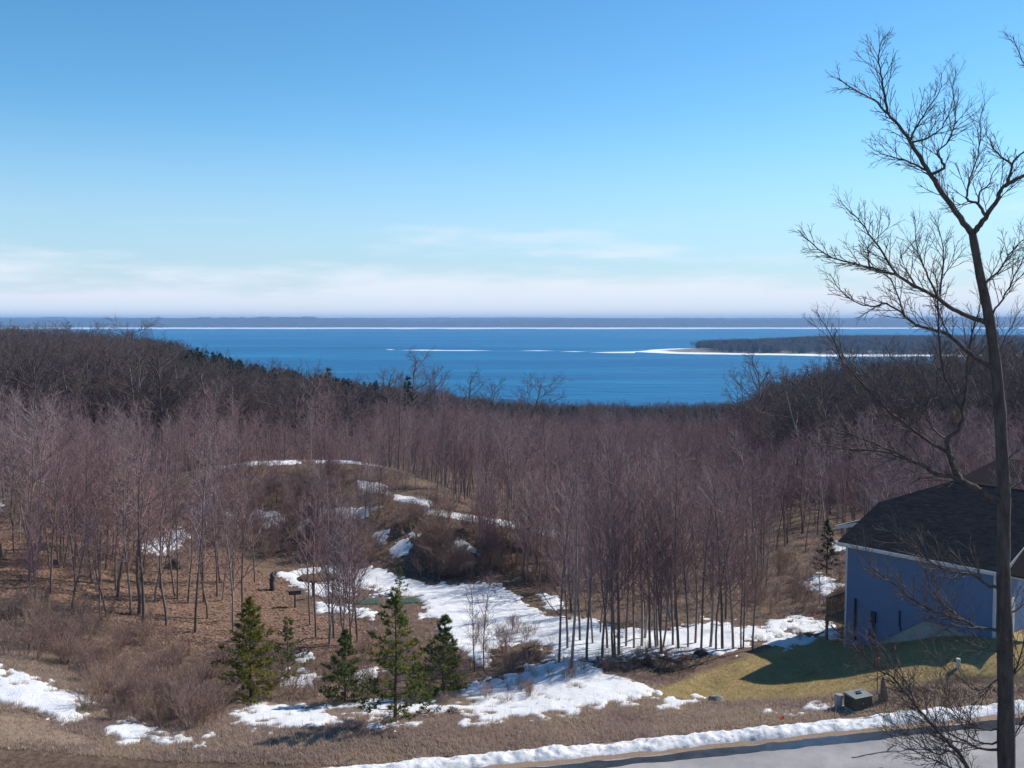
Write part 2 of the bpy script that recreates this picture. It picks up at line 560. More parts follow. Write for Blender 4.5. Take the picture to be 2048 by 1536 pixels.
SNOW = [  # (polygon in photo pixels, nearest depth, farthest depth)
    ([(-30, 1325), (30, 1340), (60, 1350), (120, 1375), (210, 1412), (165, 1412), (150, 1420), (185, 1440), (130, 1447), (60, 1415), (10, 1408), (-30, 1400)], 38, 60),
    ([(205, 1455), (260, 1440), (330, 1465), (425, 1470), (415, 1486), (330, 1492), (250, 1492)], 38, 60),
    ([(335, 1366), (400, 1372), (470, 1405), (415, 1412)], 38, 64),
    ([(440, 1432), (500, 1408), (640, 1413), (750, 1402), (830, 1408), (900, 1385), (950, 1370), (1060, 1335), (1140, 1318), (1230, 1345), (1295, 1368), (1325, 1395), (1250, 1410), (1150, 1425), (1000, 1446), (920, 1450), (940, 1434), (880, 1428), (780, 1430), (720, 1432), (690, 1446), (600, 1455), (480, 1448)], 40, 70),
    ([(735, 1448), (850, 1450), (860, 1458), (730, 1457)], 40, 60),
    ([(555, 1148), (600, 1133), (680, 1130), (760, 1138), (810, 1152), (860, 1166), (930, 1166), (1000, 1172), (1050, 1205), (1095, 1235), (1200, 1240), (1235, 1270), (1260, 1315), (1150, 1330), (1090, 1312), (1070, 1285), (1000, 1300), (985, 1318), (960, 1330), (900, 1290), (880, 1262), (835, 1240), (850, 1215), (838, 1192), (720, 1192), (640, 1190), (585, 1172)], 45, 100),
    ([(625, 1203), (700, 1213), (765, 1226), (745, 1236), (640, 1220)], 45, 100),
    ([(540, 1345), (600, 1335), (640, 1352), (620, 1372), (560, 1375)], 45, 80),
    ([(690, 1345), (750, 1335), (760, 1350), (720, 1362)], 45, 80),
    ([(600, 1310), (625, 1305), (630, 1318), (605, 1325)], 45, 80),
    ([(1080, 1188), (1118, 1192), (1125, 1215), (1095, 1212)], 50, 100),
    ([(1230, 1262), (1330, 1255), (1425, 1248), (1505, 1288), (1480, 1308), (1350, 1312), (1235, 1322)], 45, 100),
    ([(1410, 1236), (1520, 1258), (1545, 1285), (1440, 1276)], 45, 100),
    ([(1535, 1242), (1600, 1232), (1660, 1248), (1695, 1268), (1600, 1288), (1535, 1294)], 45, 100),
    ([(1590, 1166), (1640, 1148), (1690, 1172), (1650, 1188)], 45, 110),
    ([(1660, 1085), (1700, 1078), (1700, 1100), (1665, 1102)], 60, 130),
    ([(745, 1066), (778, 1060), (772, 1092), (752, 1088)], 70, 110),
    ([(782, 1092), (812, 1060), (838, 1068), (805, 1108), (785, 1114)], 70, 110),
    ([(905, 1078), (945, 1084), (955, 1106), (902, 1102)], 70, 110),
    ([(512, 1020), (560, 1022), (588, 1040), (560, 1062), (525, 1046)], 70, 110),
    ([(595, 1058), (640, 1016), (655, 1024), (622, 1054)], 70, 110),
    ([(645, 1018), (765, 1014), (742, 1032), (690, 1038)], 70, 110),
    ([(280, 1088), (360, 1056), (388, 1072), (332, 1108), (275, 1100)], 60, 110),
    ([(375, 1024), (418, 986), (444, 992), (402, 1034)], 60, 110),
    ([(240, 1008), (285, 1002), (280, 1022), (235, 1020)], 60, 110),
    ([(450, 1028), (505, 1024), (500, 1040), (455, 1042)], 60, 110),
    ([(-30, 1000), (10, 1010), (0, 1028), (-30, 1028)], 60, 110),
    ([(1330, 1404), (1392, 1399), (1352, 1417), (1320, 1414)], 40, 56),
    ([(1500, 1421), (1640, 1406), (1668, 1414), (1600, 1427)], 40, 50),
    ([(500, 1466), (540, 1464), (545, 1470), (505, 1472)], 38, 50),
]
TRACK = [  # thin snow lines along the path over the mound
    [(425, 931), (500, 925), (590, 922), (600, 926), (500, 931), (440, 938)],
    [(630, 921), (700, 919), (770, 928), (765, 934), (700, 926), (635, 926)],
    [(715, 962), (772, 970), (778, 988), (740, 984), (722, 978)],
    [(790, 990), (862, 1002), (862, 1012), (790, 999)],
    [(850, 1016), (966, 1036), (962, 1045), (852, 1026)],
    [(965, 1034), (1115, 1062), (1110, 1071), (965, 1043)],
]
BARE = [  # brown ground showing inside the snow
    [(600, 1152), (640, 1147), (670, 1158), (640, 1168), (605, 1162)],
    [(985, 1300), (1050, 1285), (1120, 1305), (1085, 1318), (1000, 1322)],
    [(840, 1228), (872, 1240), (880, 1255), (845, 1262)],
    [(900, 1390), (960, 1355), (1010, 1335), (930, 1330), (905, 1365)],
    [(660, 1428), (700, 1424), (790, 1434), (900, 1432), (975, 1434), (900, 1446), (760, 1444)],
    [(690, 1180), (730, 1176), (780, 1184), (720, 1190)],
    [(870, 1398), (915, 1402), (930, 1410), (870, 1408)],
]


def snow_mask(X, Y, Z):
    px, py = project(np.stack([X, Y, Z], -1))
    m = np.full(X.shape, -99.0)
    ok = (px > -80) & (px < 1760) & (py > 880) & (py < 1536) & (Y > 37) & (Y < 126)
    idx = np.where(ok)
    x, y, d = px[idx], py[idx], Y[idx]
    s = np.full(x.shape, -99.0)
    for poly, d0, d1 in SNOW:
        P = np.array(poly)
        near = (x > P[:, 0].min() - 40) & (x < P[:, 0].max() + 40) & (y > P[:, 1].min() - 25) & (y < P[:, 1].max() + 25) & (d > d0) & (d < d1)
        if near.any():
            big = P[:, 0].max() - P[:, 0].min() > 260
            s[near] = np.maximum(s[near], np.minimum(poly_sd(x[near], y[near], poly), 24 if big else (12 if d0 < 40 else 9)))
    for poly in BARE:
        b = poly_sd(x, y, poly)
        s = np.minimum(s, -b)
    n = 34 * fbm(X[idx] / 1.5, Y[idx] / 1.5, 4, 40) + 40 * fbm(X[idx] / 0.42, Y[idx] / 0.42, 3, 51) - 2
    s = np.where(s > 12, s * 1.0, s)
    n = n * np.clip(60.0 / d, 0.5, 1.2)
    tr_ = np.full(x.shape, -99.0)
    for poly in TRACK:
        P = np.array(poly)
        near = (x > P[:, 0].min() - 20) & (x < P[:, 0].max() + 20) & (y > P[:, 1].min() - 12) & (y < P[:, 1].max() + 12) & (d > 74) & (d < 125)
        if near.any():
            tr_[near] = np.maximum(tr_[near], poly_sd(x[near], y[near], poly))
    m[idx] = np.maximum(np.clip(s, -99, 30) + n, np.clip(tr_, -99, 10) * 1.5 + 3 + 0.45 * n)
    return m


LAWN = [(1280, 1395), (1420, 1340), (1560, 1292), (1680, 1262), (1760, 1262), (1830, 1240), (2120, 1262), (2120, 1345), (1950, 1352), (1800, 1372), (1650, 1392), (1450, 1402)]
LITTER = [(-60, 1020), (200, 1070), (420, 1110), (560, 1160), (600, 1220), (700, 1240), (760, 1290), (700, 1330), (560, 1310), (480, 1340), (380, 1300), (250, 1260), (120, 1200), (-60, 1180)]
SOIL = [(-60, 1425), (60, 1432), (130, 1455), (190, 1485), (120, 1490), (-60, 1475)]

# ------------------------------------------------------------------ terrain mesh
def d_rows():
    a = np.exp(np.linspace(math.log(5), math.log(37), 26))[:-1]
    b = np.exp(np.linspace(math.log(37), math.log(110), 300))[:-1]
    c = np.exp(np.linspace(math.log(110), math.log(1090), 150))
    return np.concatenate([a, b, c])


def col_steps(lo, hi, st, wide=True):
    core = np.arange(lo, hi + 0.1, st)
    if not wide:
        return core
    return np.concatenate([np.linspace(-780, lo, 24)[:-1], core, np.linspace(hi, 2830, 24)[1:]])


def grid_faces(nr, nc, keep=None):
    i = np.arange(nr - 1)[:, None] * nc + np.arange(nc - 1)[None, :]
    q = np.stack([i, i + 1, i + 1 + nc, i + nc], -1).reshape(-1, 4)
    if keep is not None:
        k = keep.ravel()
        q = q[k[q].any(1)]
    return q


def compact(V, Fs, attrs=None):
    used = np.unique(Fs)
    remap = np.full(len(V), -1)
    remap[used] = np.arange(len(used))
    return V[used], remap[Fs], used


dr = d_rows()
cc = col_steps(-120, 2170, 11.0)
Yg = np.repeat(dr[:, None], len(cc), 1)
Xg = (cc[None, :] - 1024) / F * Yg
Zg = H(Xg, Yg)
pxg, pyg = project(np.stack([Xg, Yg, Zg], -1))
wob = 14 * fbm(Xg / 1.4, Yg / 1.4, 3, 77)
near = Yg < 70
lawn = np.where((Yg > 42) & (Yg < 60), np.clip((poly_sd(pxg, pyg, LAWN) + wob) / 14 + 0.5, 0, 1), 0)
litter = np.where((Yg > 46) & (Yg < 100), np.clip((poly_sd(pxg, pyg, LITTER) + 2 * wob) / 50 + 0.5, 0, 1), 0)
soil = np.where((Yg > 36) & (Yg < 52), np.clip((poly_sd(pxg, pyg, SOIL) + 2 * wob) / 30 + 0.5, 0, 1), 0)

m, nt, bs = new_mat('ground')
f1 = noise_fac(nt, 0.55, 6, 0.7)
f2 = noise_fac(nt, 4.5, 6, 0.75)
f3 = noise_fac(nt, 22.0, 3, 0.7)
base = ramp(nt, f2, [(0.28, (0.085, 0.060, 0.050)), (0.5, (0.17, 0.122, 0.093)), (0.72, (0.28, 0.21, 0.155))])
dark = ramp(nt, f1, [(0.35, (0.55, 0.5, 0.5)), (0.65, (1.15, 1.1, 1.0))])
base = mixc(nt, 1.0, base, dark, 'MULTIPLY')


def attr_fac(nt, name):
    return N(nt, 'ShaderNodeAttribute', attribute_name=name).outputs['Fac']


lit = ramp(nt, f2, [(0.3, (0.11, 0.066, 0.05)), (0.5, (0.21, 0.132, 0.095)), (0.7, (0.33, 0.22, 0.16))])
soi = ramp(nt, f2, [(0.3, (0.22, 0.155, 0.11)), (0.7, (0.34, 0.25, 0.18))])
law = ramp(nt, f1, [(0.3, (0.27, 0.20, 0.10)), (0.5, (0.36, 0.275, 0.135)), (0.7, (0.43, 0.30, 0.17))])
c = mixc(nt, attr_fac(nt, 'litter'), base, lit)
c = mixc(nt, attr_fac(nt, 'soil'), c, soi)
c = mixc(nt, attr_fac(nt, 'lawn'), c, law)
nt.links.new(c, bs.inputs['Base Color'])
bs.inputs['Roughness'].default_value = 0.95
bs.inputs['Specular IOR Level'].default_value = 0.1
ad = N(nt, 'ShaderNodeMath', operation='ADD')
nt.links.new(f2, ad.inputs[0])
nt.links.new(f3, ad.inputs[1])
bump(nt, bs, ad.outputs[0], 0.7, 0.10)
M['ground'] = m

me = mk_mesh('terrain', np.stack([Xg, Yg, Zg], -1).reshape(-1, 3), [grid_faces(len(dr), len(cc))], [M['ground']], True,
             {'lawn': ('FLOAT', lawn), 'litter': ('FLOAT', litter), 'soil': ('FLOAT', soil)})
o = link('hillside_terrain', me)
tag(o, 'brown leaf-strewn valley ground falling from the road to the lake', 'ground', kind='structure')
# bed under the lake and the far land: one sheet to the horizon
m = simple('lake_bed', (0.05, 0.06, 0.05), (0.09, 0.09, 0.07), 0.01, 0.95)
bed = MB()
bed.V = [(-17000, -300, -14), (17000, -300, -14), (17000, 17000, -14), (-17000, 17000, -14)]
bed.F = [[0, 1, 2, 3]]
o = bed.build('ground', m)
tag(o, 'dark ground under the lake reaching to the horizon', 'ground', kind='structure')

# ------------------------------------------------------------------ snow cover
m, nt, bs = new_mat('snow')
f1 = noise_fac(nt, 1.4, 6, 0.65)
f2 = noise_fac(nt, 9.0, 5, 0.7)
f4 = noise_fac(nt, 34.0, 3, 0.8)
grain = ramp(nt, f4, [(0.30, (0.45, 0.40, 0.34)), (0.40, (1.0, 1.0, 1.0))])
dirt = ramp(nt, f2, [(0.27, (0.30, 0.25, 0.21)), (0.38, (0.63, 0.635, 0.65)), (0.7, (0.70, 0.705, 0.72))])
dirt = mixc(nt, 1.0, dirt, grain, 'MULTIPLY')
nt.links.new(dirt, bs.inputs['Base Color'])
bs.inputs['Roughness'].default_value = 0.75
bs.inputs['Specular IOR Level'].default_value = 0.25
ad = N(nt, 'ShaderNodeMath', operation='ADD')
nt.links.new(f1, ad.inputs[0])
nt.links.new(f2, ad.inputs[1])
bump(nt, bs, ad.outputs[0], 0.5, 0.12)
M['snow'] = m

sd = np.exp(np.arange(math.log(37.5), math.log(122), 0.0028))
sc = np.arange(-60, 1741, 4.0)
Ys = np.repeat(sd[:, None], len(sc), 1)
Xs = (sc[None, :] - 1024) / F * Ys
Zs = H(Xs, Ys)
ms = snow_mask(Xs, Ys, Zs)
hs_ = np.clip(ms / 14.0, -1.2, 1.0)
thick = np.where(hs_ > 0, 0.03 + 0.08 * np.sqrt(np.clip(hs_, 0, 1)), 0.03 + hs_ * 0.25) + 0.07 * fbm(Xs / 0.6, Ys / 0.6, 3, 91) * np.clip(hs_ * 2, 0, 1)
keep = ms > -4
Fq = grid_faces(len(sd), len(sc), ms > 0)
V = np.stack([Xs, Ys, Zs + thick], -1).reshape(-1, 3)
V, Fq, _ = compact(V, Fq)
o = link('snow', mk_mesh('snow', V, [Fq], [M['snow']], True))
tag(o, 'patches of melting white snow lying across the valley floor', 'snow', kind='structure')


def snow_at(X, Y, lim=0.0):
    X, Y = np.asarray(X, float), np.asarray(Y, float)
    return snow_mask(X, Y, H(X, Y)) > lim


# ------------------------------------------------------------------ road, shoulder, snow bank
def strip(name, mat, u0, u1, v0, v1, z, du=0.25, nv=6, zf=None, edge=0.0, seed=1):
    us = np.arange(u0, u1 + 1e-6, du)
    vs_ = np.linspace(0, 1, nv)
    U = np.repeat(us[:, None], nv, 1)
    e0 = edge * 2 * fbm(us / 0.8, us * 0 + 3.3, 3, seed)
    e1 = edge * 2 * fbm(us / 0.8, us * 0 + 9.1, 3, seed + 5)
    Vv = (v0 + e0)[:, None] * (1 - vs_) + (v1 + e1)[:, None] * vs_
    X = 0.9 + U
    Y = road_edge(U) + Vv
    Z = road_z(U) + zf(U, Vv, np.repeat(vs_[None, :], len(us), 0))
    q = grid_faces(len(us), nv)[:, ::-1]
    return link(name, mk_mesh(name, np.stack([X, Y, Z], -1).reshape(-1, 3), [q], [mat], True))


m, nt, bs = new_mat('asphalt')
f1 = noise_fac(nt, 0.6, 5, 0.6)
f2 = noise_fac(nt, 30, 3, 0.7)
a = ramp(nt, f1, [(0.3, (0.19, 0.18, 0.178)), (0.55, (0.27, 0.255, 0.25)), (0.7, (0.33, 0.31, 0.295))])
b = ramp(nt, f2, [(0.3, (0.8, 0.8, 0.8)), (0.7, (1.15, 1.15, 1.15))])
nt.links.new(mixc(nt, 1.0, a, b, 'MULTIPLY'), bs.inputs['Base Color'])
bs.inputs['Roughness'].default_value = 0.75
bump(nt, bs, f2, 0.4, 0.01)
M['asphalt'] = m
m, nt, bs = new_mat('wet_asphalt')
f1 = noise_fac(nt, 2.5, 5, 0.6)
nt.links.new(ramp(nt, f1, [(0.3, (0.018, 0.02, 0.024)), (0.7, (0.05, 0.05, 0.052))]), bs.inputs['Base Color'])
bs.inputs['Roughness'].default_value = 0.22
bump(nt, bs, noise_fac(nt, 14, 3), 0.25, 0.01)
M['wet'] = m
M['gravel'] = simple('gravel', (0.15, 0.105, 0.075), (0.30, 0.215, 0.155), 14, 0.95, 0.6, 0.03)
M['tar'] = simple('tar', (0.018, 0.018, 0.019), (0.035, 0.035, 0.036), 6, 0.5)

o = strip('road', M['asphalt'], -30, 45, -7.0, 0.0, 0, 0.5, 8, zf=lambda U, V, t: 0.06 - 0.07 * ((V + 3.5) / 3.5) ** 2)
tag(o, 'light grey asphalt road running past the lawn', 'road', kind='structure')
o = strip('road_edge_meltwater', M['wet'], -30, 45, -0.75, -0.02, 0, 0.2, 5, zf=lambda U, V, t: 0.064 - 0.07 * ((V + 3.5) / 3.5) ** 2, edge=0.22, seed=21)
tag(o, 'dark wet strip of meltwater along the road edge', 'meltwater', kind='structure')
o = strip('road_shoulder', M['gravel'], -30, 45, -0.02, 1.5, 0, 0.3, 10, zf=lambda U, V, t: -0.012 + 0.03 * fbm(U / 0.5, V / 0.5, 2, 8) + 0.03 * t)
tag(o, 'brown gravel shoulder between asphalt and snow bank', 'shoulder', kind='structure')
# tar seams on the asphalt
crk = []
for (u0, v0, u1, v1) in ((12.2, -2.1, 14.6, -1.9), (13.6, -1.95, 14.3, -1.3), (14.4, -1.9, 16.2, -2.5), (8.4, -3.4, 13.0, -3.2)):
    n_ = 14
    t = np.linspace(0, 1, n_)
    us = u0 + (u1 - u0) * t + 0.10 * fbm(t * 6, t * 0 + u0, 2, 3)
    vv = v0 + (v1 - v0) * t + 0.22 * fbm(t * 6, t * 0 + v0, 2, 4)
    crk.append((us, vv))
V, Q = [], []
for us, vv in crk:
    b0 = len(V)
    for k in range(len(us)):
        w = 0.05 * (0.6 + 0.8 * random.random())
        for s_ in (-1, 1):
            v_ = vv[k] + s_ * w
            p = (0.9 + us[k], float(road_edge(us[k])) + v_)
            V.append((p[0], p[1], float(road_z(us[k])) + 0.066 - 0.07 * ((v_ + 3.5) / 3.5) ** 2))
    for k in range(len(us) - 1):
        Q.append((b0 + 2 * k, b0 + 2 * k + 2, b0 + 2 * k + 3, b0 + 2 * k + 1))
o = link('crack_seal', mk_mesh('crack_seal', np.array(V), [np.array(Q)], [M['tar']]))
tag(o, 'black tar seams sealing cracks in the asphalt', 'tar seam', kind='structure')


def bank_z(U, V, t):
    prof = np.sin(np.clip(t, 0, 1) * PI) ** 0.65
    hgt = 0.25 + 0.24 * fbm(U / 1.7, U * 0, 3, 31) + 0.24 * fbm(U / 0.26, V / 0.22, 3, 33)
    return -0.05 + prof * np.clip(hgt, 0.08, 0.6)


m, nt, bs = new_mat('bank_snow')
f2 = noise_fac(nt, 5.0, 6, 0.75)
f1 = noise_fac(nt, 1.1, 3, 0.6)
dirt = ramp(nt, f2, [(0.33, (0.20, 0.165, 0.14)), (0.43, (0.60, 0.59, 0.59)), (0.56, (0.70, 0.705, 0.72))])
nt.links.new(dirt, bs.inputs['Base Color'])
bs.inputs['Roughness'].default_value = 0.8
bump(nt, bs, f2, 0.6, 0.08)
M['bank_snow'] = m
o = strip('snow_bank', M['bank_snow'], -30, 45, 0.36, 1.5, 0, 0.07, 16, zf=bank_z, edge=0.16, seed=61)
tag(o, 'long low ploughed bank of grubby snow along the road', 'snow bank', kind='structure')

# ------------------------------------------------------------------ lake, ice, far land
m, nt, bs = new_mat('lake_water')
fw = noise_fac(nt, 0.02, 6, 0.65, 'Object', (0.35, 1.0, 1.0))
fb = noise_fac(nt, 0.0030, 7, 0.72, 'Object', (0.22, 1.0, 1.0))
fc = noise_fac(nt, 0.0009, 3, 0.5, 'Object', (0.25, 1.2, 1.0))
deep = ramp(nt, fb, [(0.30, (0.002, 0.072, 0.19)), (0.5, (0.004, 0.115, 0.26)), (0.70, (0.014, 0.20, 0.35))])
nt.links.new(deep, bs.inputs['Base Color'])
bs.inputs['Roughness'].default_value = 0.45
bs.inputs['IOR'].default_value = 1.33
bs.inputs['Specular IOR Level'].default_value = 0.22
bump(nt, bs, fw, 1.0, 14.0)
M['water'] = m
wat = MB()
wat.V = [(-16500, 300, 0), (16500, 300, 0), (16500, 16500, 0), (-16500, 16500, 0)]
wat.F = [[0, 1, 2, 3]]
o = wat.build('lake', M['water'])
tag(o, 'wide blue lake ruffled by wind beyond the woods', 'lake', kind='structure')

M['ice'] = simple('ice', (0.66, 0.70, 0.76), (0.86, 0.87, 0.89), 0.02, 0.7)


def ridge(name, D0, D1, x0, x1, top, mat, n=420, rows=9, base=0.0, rough=7.0, seed=5, cap=None):
    """a hill across the view: crest heights from top(px) given as picture rows at depth (D0+D1)/2"""
    xs = np.linspace(x0, x1, n)
    Dm = 0.5 * (D0 + D1)
    ty = np.interp(xs, [a for a, b in top], [b for a, b in top])
    crest = CAM_Z - (ty - 640.0) / F * Dm
    crest = crest + rough * fbm(xs / 14.0, xs * 0 + seed, 4, seed) * 2
    ts = np.linspace(0, 1, rows)
    P = np.zeros((rows, n, 3))
    for k, t in enumerate(ts):
        D = D0 + (D1 - D0) * t
        P[k, :, 0] = (xs - 1024) / F * D
        P[k, :, 1] = D + 60 * fbm(xs / 40.0, xs * 0 + 2.2, 2, seed + 3) * (1 - t)
        s_ = math.sin(min(1.0, t * 2) * PI / 2) ** 0.7 if t <= 0.5 else math.cos((t - 0.5) * PI) ** 0.8 if t < 1 else 0.0
        P[k, :, 2] = base - 1.0 + (crest - base + 1.0) * s_ + (rough * fbm(xs / 6.0, xs * 0 + k * 3.1, 2, seed + k) if 0 < t < 1 else 0)
    return link(name, mk_mesh(name, P.reshape(-1, 3), [grid_faces(rows, n)], [mat], True))


M['far_wood'] = simple('far_wood', (0.045, 0.042, 0.040), (0.11, 0.085, 0.075), 0.012, 0.95, 1.0, 12.0)
M['far_wood2'] = simple('far_wood2', (0.05, 0.055, 0.05), (0.12, 0.10, 0.085), 0.008, 0.95, 1.0, 15.0)
o = ridge('far_shore_hill', 9750, 12200, -700, 2750, [(-700, 641), (0, 641), (150, 639), (260, 636), (480, 635), (600, 634), (720, 638), (800, 641), (880, 642), (1000, 641), (1120, 638), (1250, 637), (1450, 639), (1600, 638), (1760, 637), (1900, 635), (2048, 636), (2750, 637)], M['far_wood'], seed=12, rough=15)
tag(o, 'low wooded hills along the far shore of the lake', 'hills', kind='structure')
o = ridge('distant_hill', 14200, 16300, -500, 2550, [(-500, 637), (0, 635.5), (120, 634), (180, 635), (400, 636), (700, 635.5), (1000, 635), (1300, 636), (1700, 635.5), (2048, 634), (2550, 636)], M['far_wood2'], seed=32, rough=7)
tag(o, 'palest farthest line of hills on the horizon', 'hills', kind='structure')


def flat_patch(name, outline, z, mat, label, cat, thick=0.4):
    mb = MB()
    pts = [(p[0], p[1], z) for p in outline]
    mb.slab(pts, thick)
    o = mb.build(name, mat)
    tag(o, label, cat, kind='structure')
    return o


def lake_pt(x, y):
    d = ray(x, y)
    t = -CAM_Z / d[2]
    return d[0] * t, d[1] * t


# snow and ice shelf along the far shore
xs = np.linspace(-650, 2700, 500)
P = []
for row, (D, z) in enumerate(((8950, 0.05), (9050, 1.2), (9500, 3.0), (9800, 7.0))):
    jit_ = 700 * fbm(xs / 45.0, xs * 0 + 7, 3, 4) if row < 2 else 0
    dep = D + jit_ + np.clip((xs - 1300) / 750, 0, 1.6) * 380 * (row < 2)
    P.append(np.stack([(xs - 1024) / F * dep, dep, np.full(len(xs), z)], -1))
o = link('shore_ice', mk_mesh('shore_ice', np.array(P).reshape(-1, 3), [grid_faces(4, 500)], [M['ice']], True))
tag(o, 'thin white line of shore ice below the far hills', 'ice', kind='structure')

# wooded point reaching into the lake, with its snowy beach
def outline_noise(pts, amp, seed):
    out = []
    for i in range(len(pts)):
        a, b = np.array(pts[i]), np.array(pts[(i + 1) % len(pts)])
        for t in np.linspace(0, 1, 10)[:-1]:
            p = a + (b - a) * t
            out.append(tuple(p + amp * np.array([fbm(p[0] / 60, p[1] / 60, 2, seed), fbm(p[0] / 60, p[1] / 60, 2, seed + 9)])))
    return out


pen_px = [(1262, 703.5), (1290, 700), (1340, 697.5), (1400, 697), (1480, 692), (1700, 689), (2300, 686), (2700, 688), (2700, 716), (2300, 714), (2048, 713), (1900, 713), (1740, 713), (1640, 712.5), (1570, 710.5), (1480, 709.5), (1400, 708.5), (1330, 707)]
pen = [lake_pt(x, y) for x, y in pen_px]
# land as a height field over the point
gx = np.linspace(250, 2300, 220)
gy = np.linspace(2000, 3500, 150)
GX, GY = np.meshgrid(gx, gy)
sdp = poly_sd(GX, GY, [(p[0], p[1]) for p in pen], 1.0)
sdp = sdp + 34 * fbm(GX / 70, GY / 70, 3, 15)
zz = np.where(sdp > 0, np.minimum(1.6, sdp * 0.05) + np.clip(sdp - 90, 0, 260) * 0.052, np.clip(sdp * 0.08, -3, 0))
hillmask = np.clip((GX - 440) / 50, 0, 1)
zz = np.where(sdp > 0, np.minimum(1.6, sdp * 0.05) + np.clip(sdp - 70, 0, 260) * 0.06 * hillmask, zz)
zz = np.where(sdp > 40, zz + 0.5 * fbm(GX / 30, GY / 30, 2, 5), zz)
beach = np.clip(1 - (sdp - 55) / 25, 0, 1)
m, nt, bs = new_mat('point_land')
fpl = noise_fac(nt, 0.03, 5, 0.7)
brown = ramp(nt, fpl, [(0.35, (0.10, 0.08, 0.065)), (0.65, (0.24, 0.19, 0.15))])
whi = ramp(nt, fpl, [(0.33, (0.45, 0.40, 0.36)), (0.45, (0.82, 0.83, 0.86))])
nt.links.new(mixc(nt, attr_fac(nt, 'beach'), brown, whi), bs.inputs['Base Color'])
bs.inputs['Roughness'].default_value = 0.9
Fq = grid_faces(150, 220, sdp > -10)
V, Fq, used = compact(np.stack([GX, GY, zz], -1).reshape(-1, 3), Fq)
o = link('lake_point', mk_mesh('lake_point', V, [Fq], [m], True, {'beach': ('FLOAT', beach.ravel()[used])}))
tag(o, 'snow-edged wooded point of land reaching into the lake', 'peninsula', kind='structure')

ICE = [
    ([(1180, 705.2), (1215, 704.2), (1270, 703.2), (1270, 706.4), (1220, 706.2)], 'thin white ice tongue trailing off the end of the snowy point'),
    ([(800, 700.6), (845, 699.6), (890, 700.4), (940, 700.6), (985, 701.2), (940, 701.9), (850, 701.6)], 'long thin white streak of drift ice out on the open lake'),
    ([(770, 699.2), (782, 698.8), (790, 699.4), (780, 699.8)], 'tiny white ice fleck next to the long streak of drift ice'),
    ([(1040, 701.6), (1075, 701.0), (1110, 701.7), (1075, 702.2)], 'short faint ice streak between drift ice and snowy point'),
    ([(1120, 703.4), (1150, 702.9), (1172, 703.5), (1150, 704.0)], 'small ice streak just off the ice tongue of the point'),
]
for poly, lab in ICE:
    flat_patch('ice_floe', [lake_pt(x, y) for x, y in poly], 0.35, M['ice'], lab, 'ice')

# ------------------------------------------------------------------ blue house
EL = at(1675, 1083, 53.0)                       # left end of the near eave
_d = ray(1985, 1142)
ER = np.array([0, 0, CAM_Z]) + _d * ((EL[2] - CAM_Z) / _d[2])
HU = (ER - EL)[:2] / np.linalg.norm((ER - EL)[:2])
HN = np.array([-HU[1], HU[0]])
HZ0 = 60.0
ZE = float(EL[2] - HZ0)
HROT = math.atan2(HU[1], HU[0])
PT = 0.40                                        # roof pitch
UR, NR = 8.7, 7.15                               # roof length, ridge run


def wall_px(x, y, n=0.35):
    """(u, z) on the near wall plane for a photo pixel"""
    d = ray(x, y)
    t = ((EL[:2] + n * HN) @ HN) / (d[:2] @ HN)
    w = np.array([0, 0, CAM_Z]) + d * t
    return float((w[:2] - EL[:2]) @ HU), float(w[2] - HZ0)


m, nt, bs = new_mat('blue_siding')
f = noise_fac(nt, 1.3, 4, 0.6)
nt.links.new(ramp(nt, f, [(0.3, (0.080, 0.130, 0.240)), (0.7, (0.094, 0.148, 0.262))]), bs.inputs['Base Color'])
bs.inputs['Roughness'].default_value = 0.55
M['siding'] = m
M['concrete'] = simple('concrete', (0.27, 0.265, 0.26), (0.40, 0.39, 0.375), 2.5, 0.9, 0.2, 0.01)
M['trim'] = simple('trim', (0.42, 0.43, 0.44), (0.52, 0.52, 0.52), 2.0, 0.5)
M['shingle'] = leaf_mat('shingle', [(0.040, 0.032, 0.032), (0.066, 0.052, 0.050), (0.10, 0.078, 0.072)], 0.0)
M['dark_metal'] = simple('dark_metal', (0.02, 0.022, 0.026), (0.05, 0.052, 0.058), 5, 0.45)
M['grey_metal'] = simple('grey_metal', (0.20, 0.21, 0.22), (0.32, 0.33, 0.34), 4, 0.4)
M['deck_wood'] = simple('deck_wood', (0.16, 0.095, 0.055), (0.28, 0.17, 0.10), 6, 0.8, 0.2, 0.01, (1, 1, 4))
M['glass'] = simple('glass', (0.02, 0.025, 0.03), (0.04, 0.05, 0.06), 1, 0.08)
M['brick_red'] = simple('brick_red', (0.20, 0.075, 0.05), (0.30, 0.12, 0.08), 8, 0.85)

house = empty('house', (EL[0], EL[1], HZ0), HROT)
tag(house, 'blue sided house with dark shingled roof standing on the lawn', 'house')
UW0, UW1, NW0, NW1 = 0.36, 8.22, 0.36, 13.9
MB().box(UW0 + 0.03, UW1 - 0.03, NW0 + 0.03, NW1 - 0.03, -0.6, 5.2).build('foundation', M['concrete'], house)
# siding courses with the stepped lower edge on the near wall
sb = [(UW0, 0.6), wall_px(1742, 1291), wall_px(1848, 1240), wall_px(1935, 1266), (UW1, 4.35)]
sb_u, sb_z = [a for a, b in sb], [b for a, b in sb]


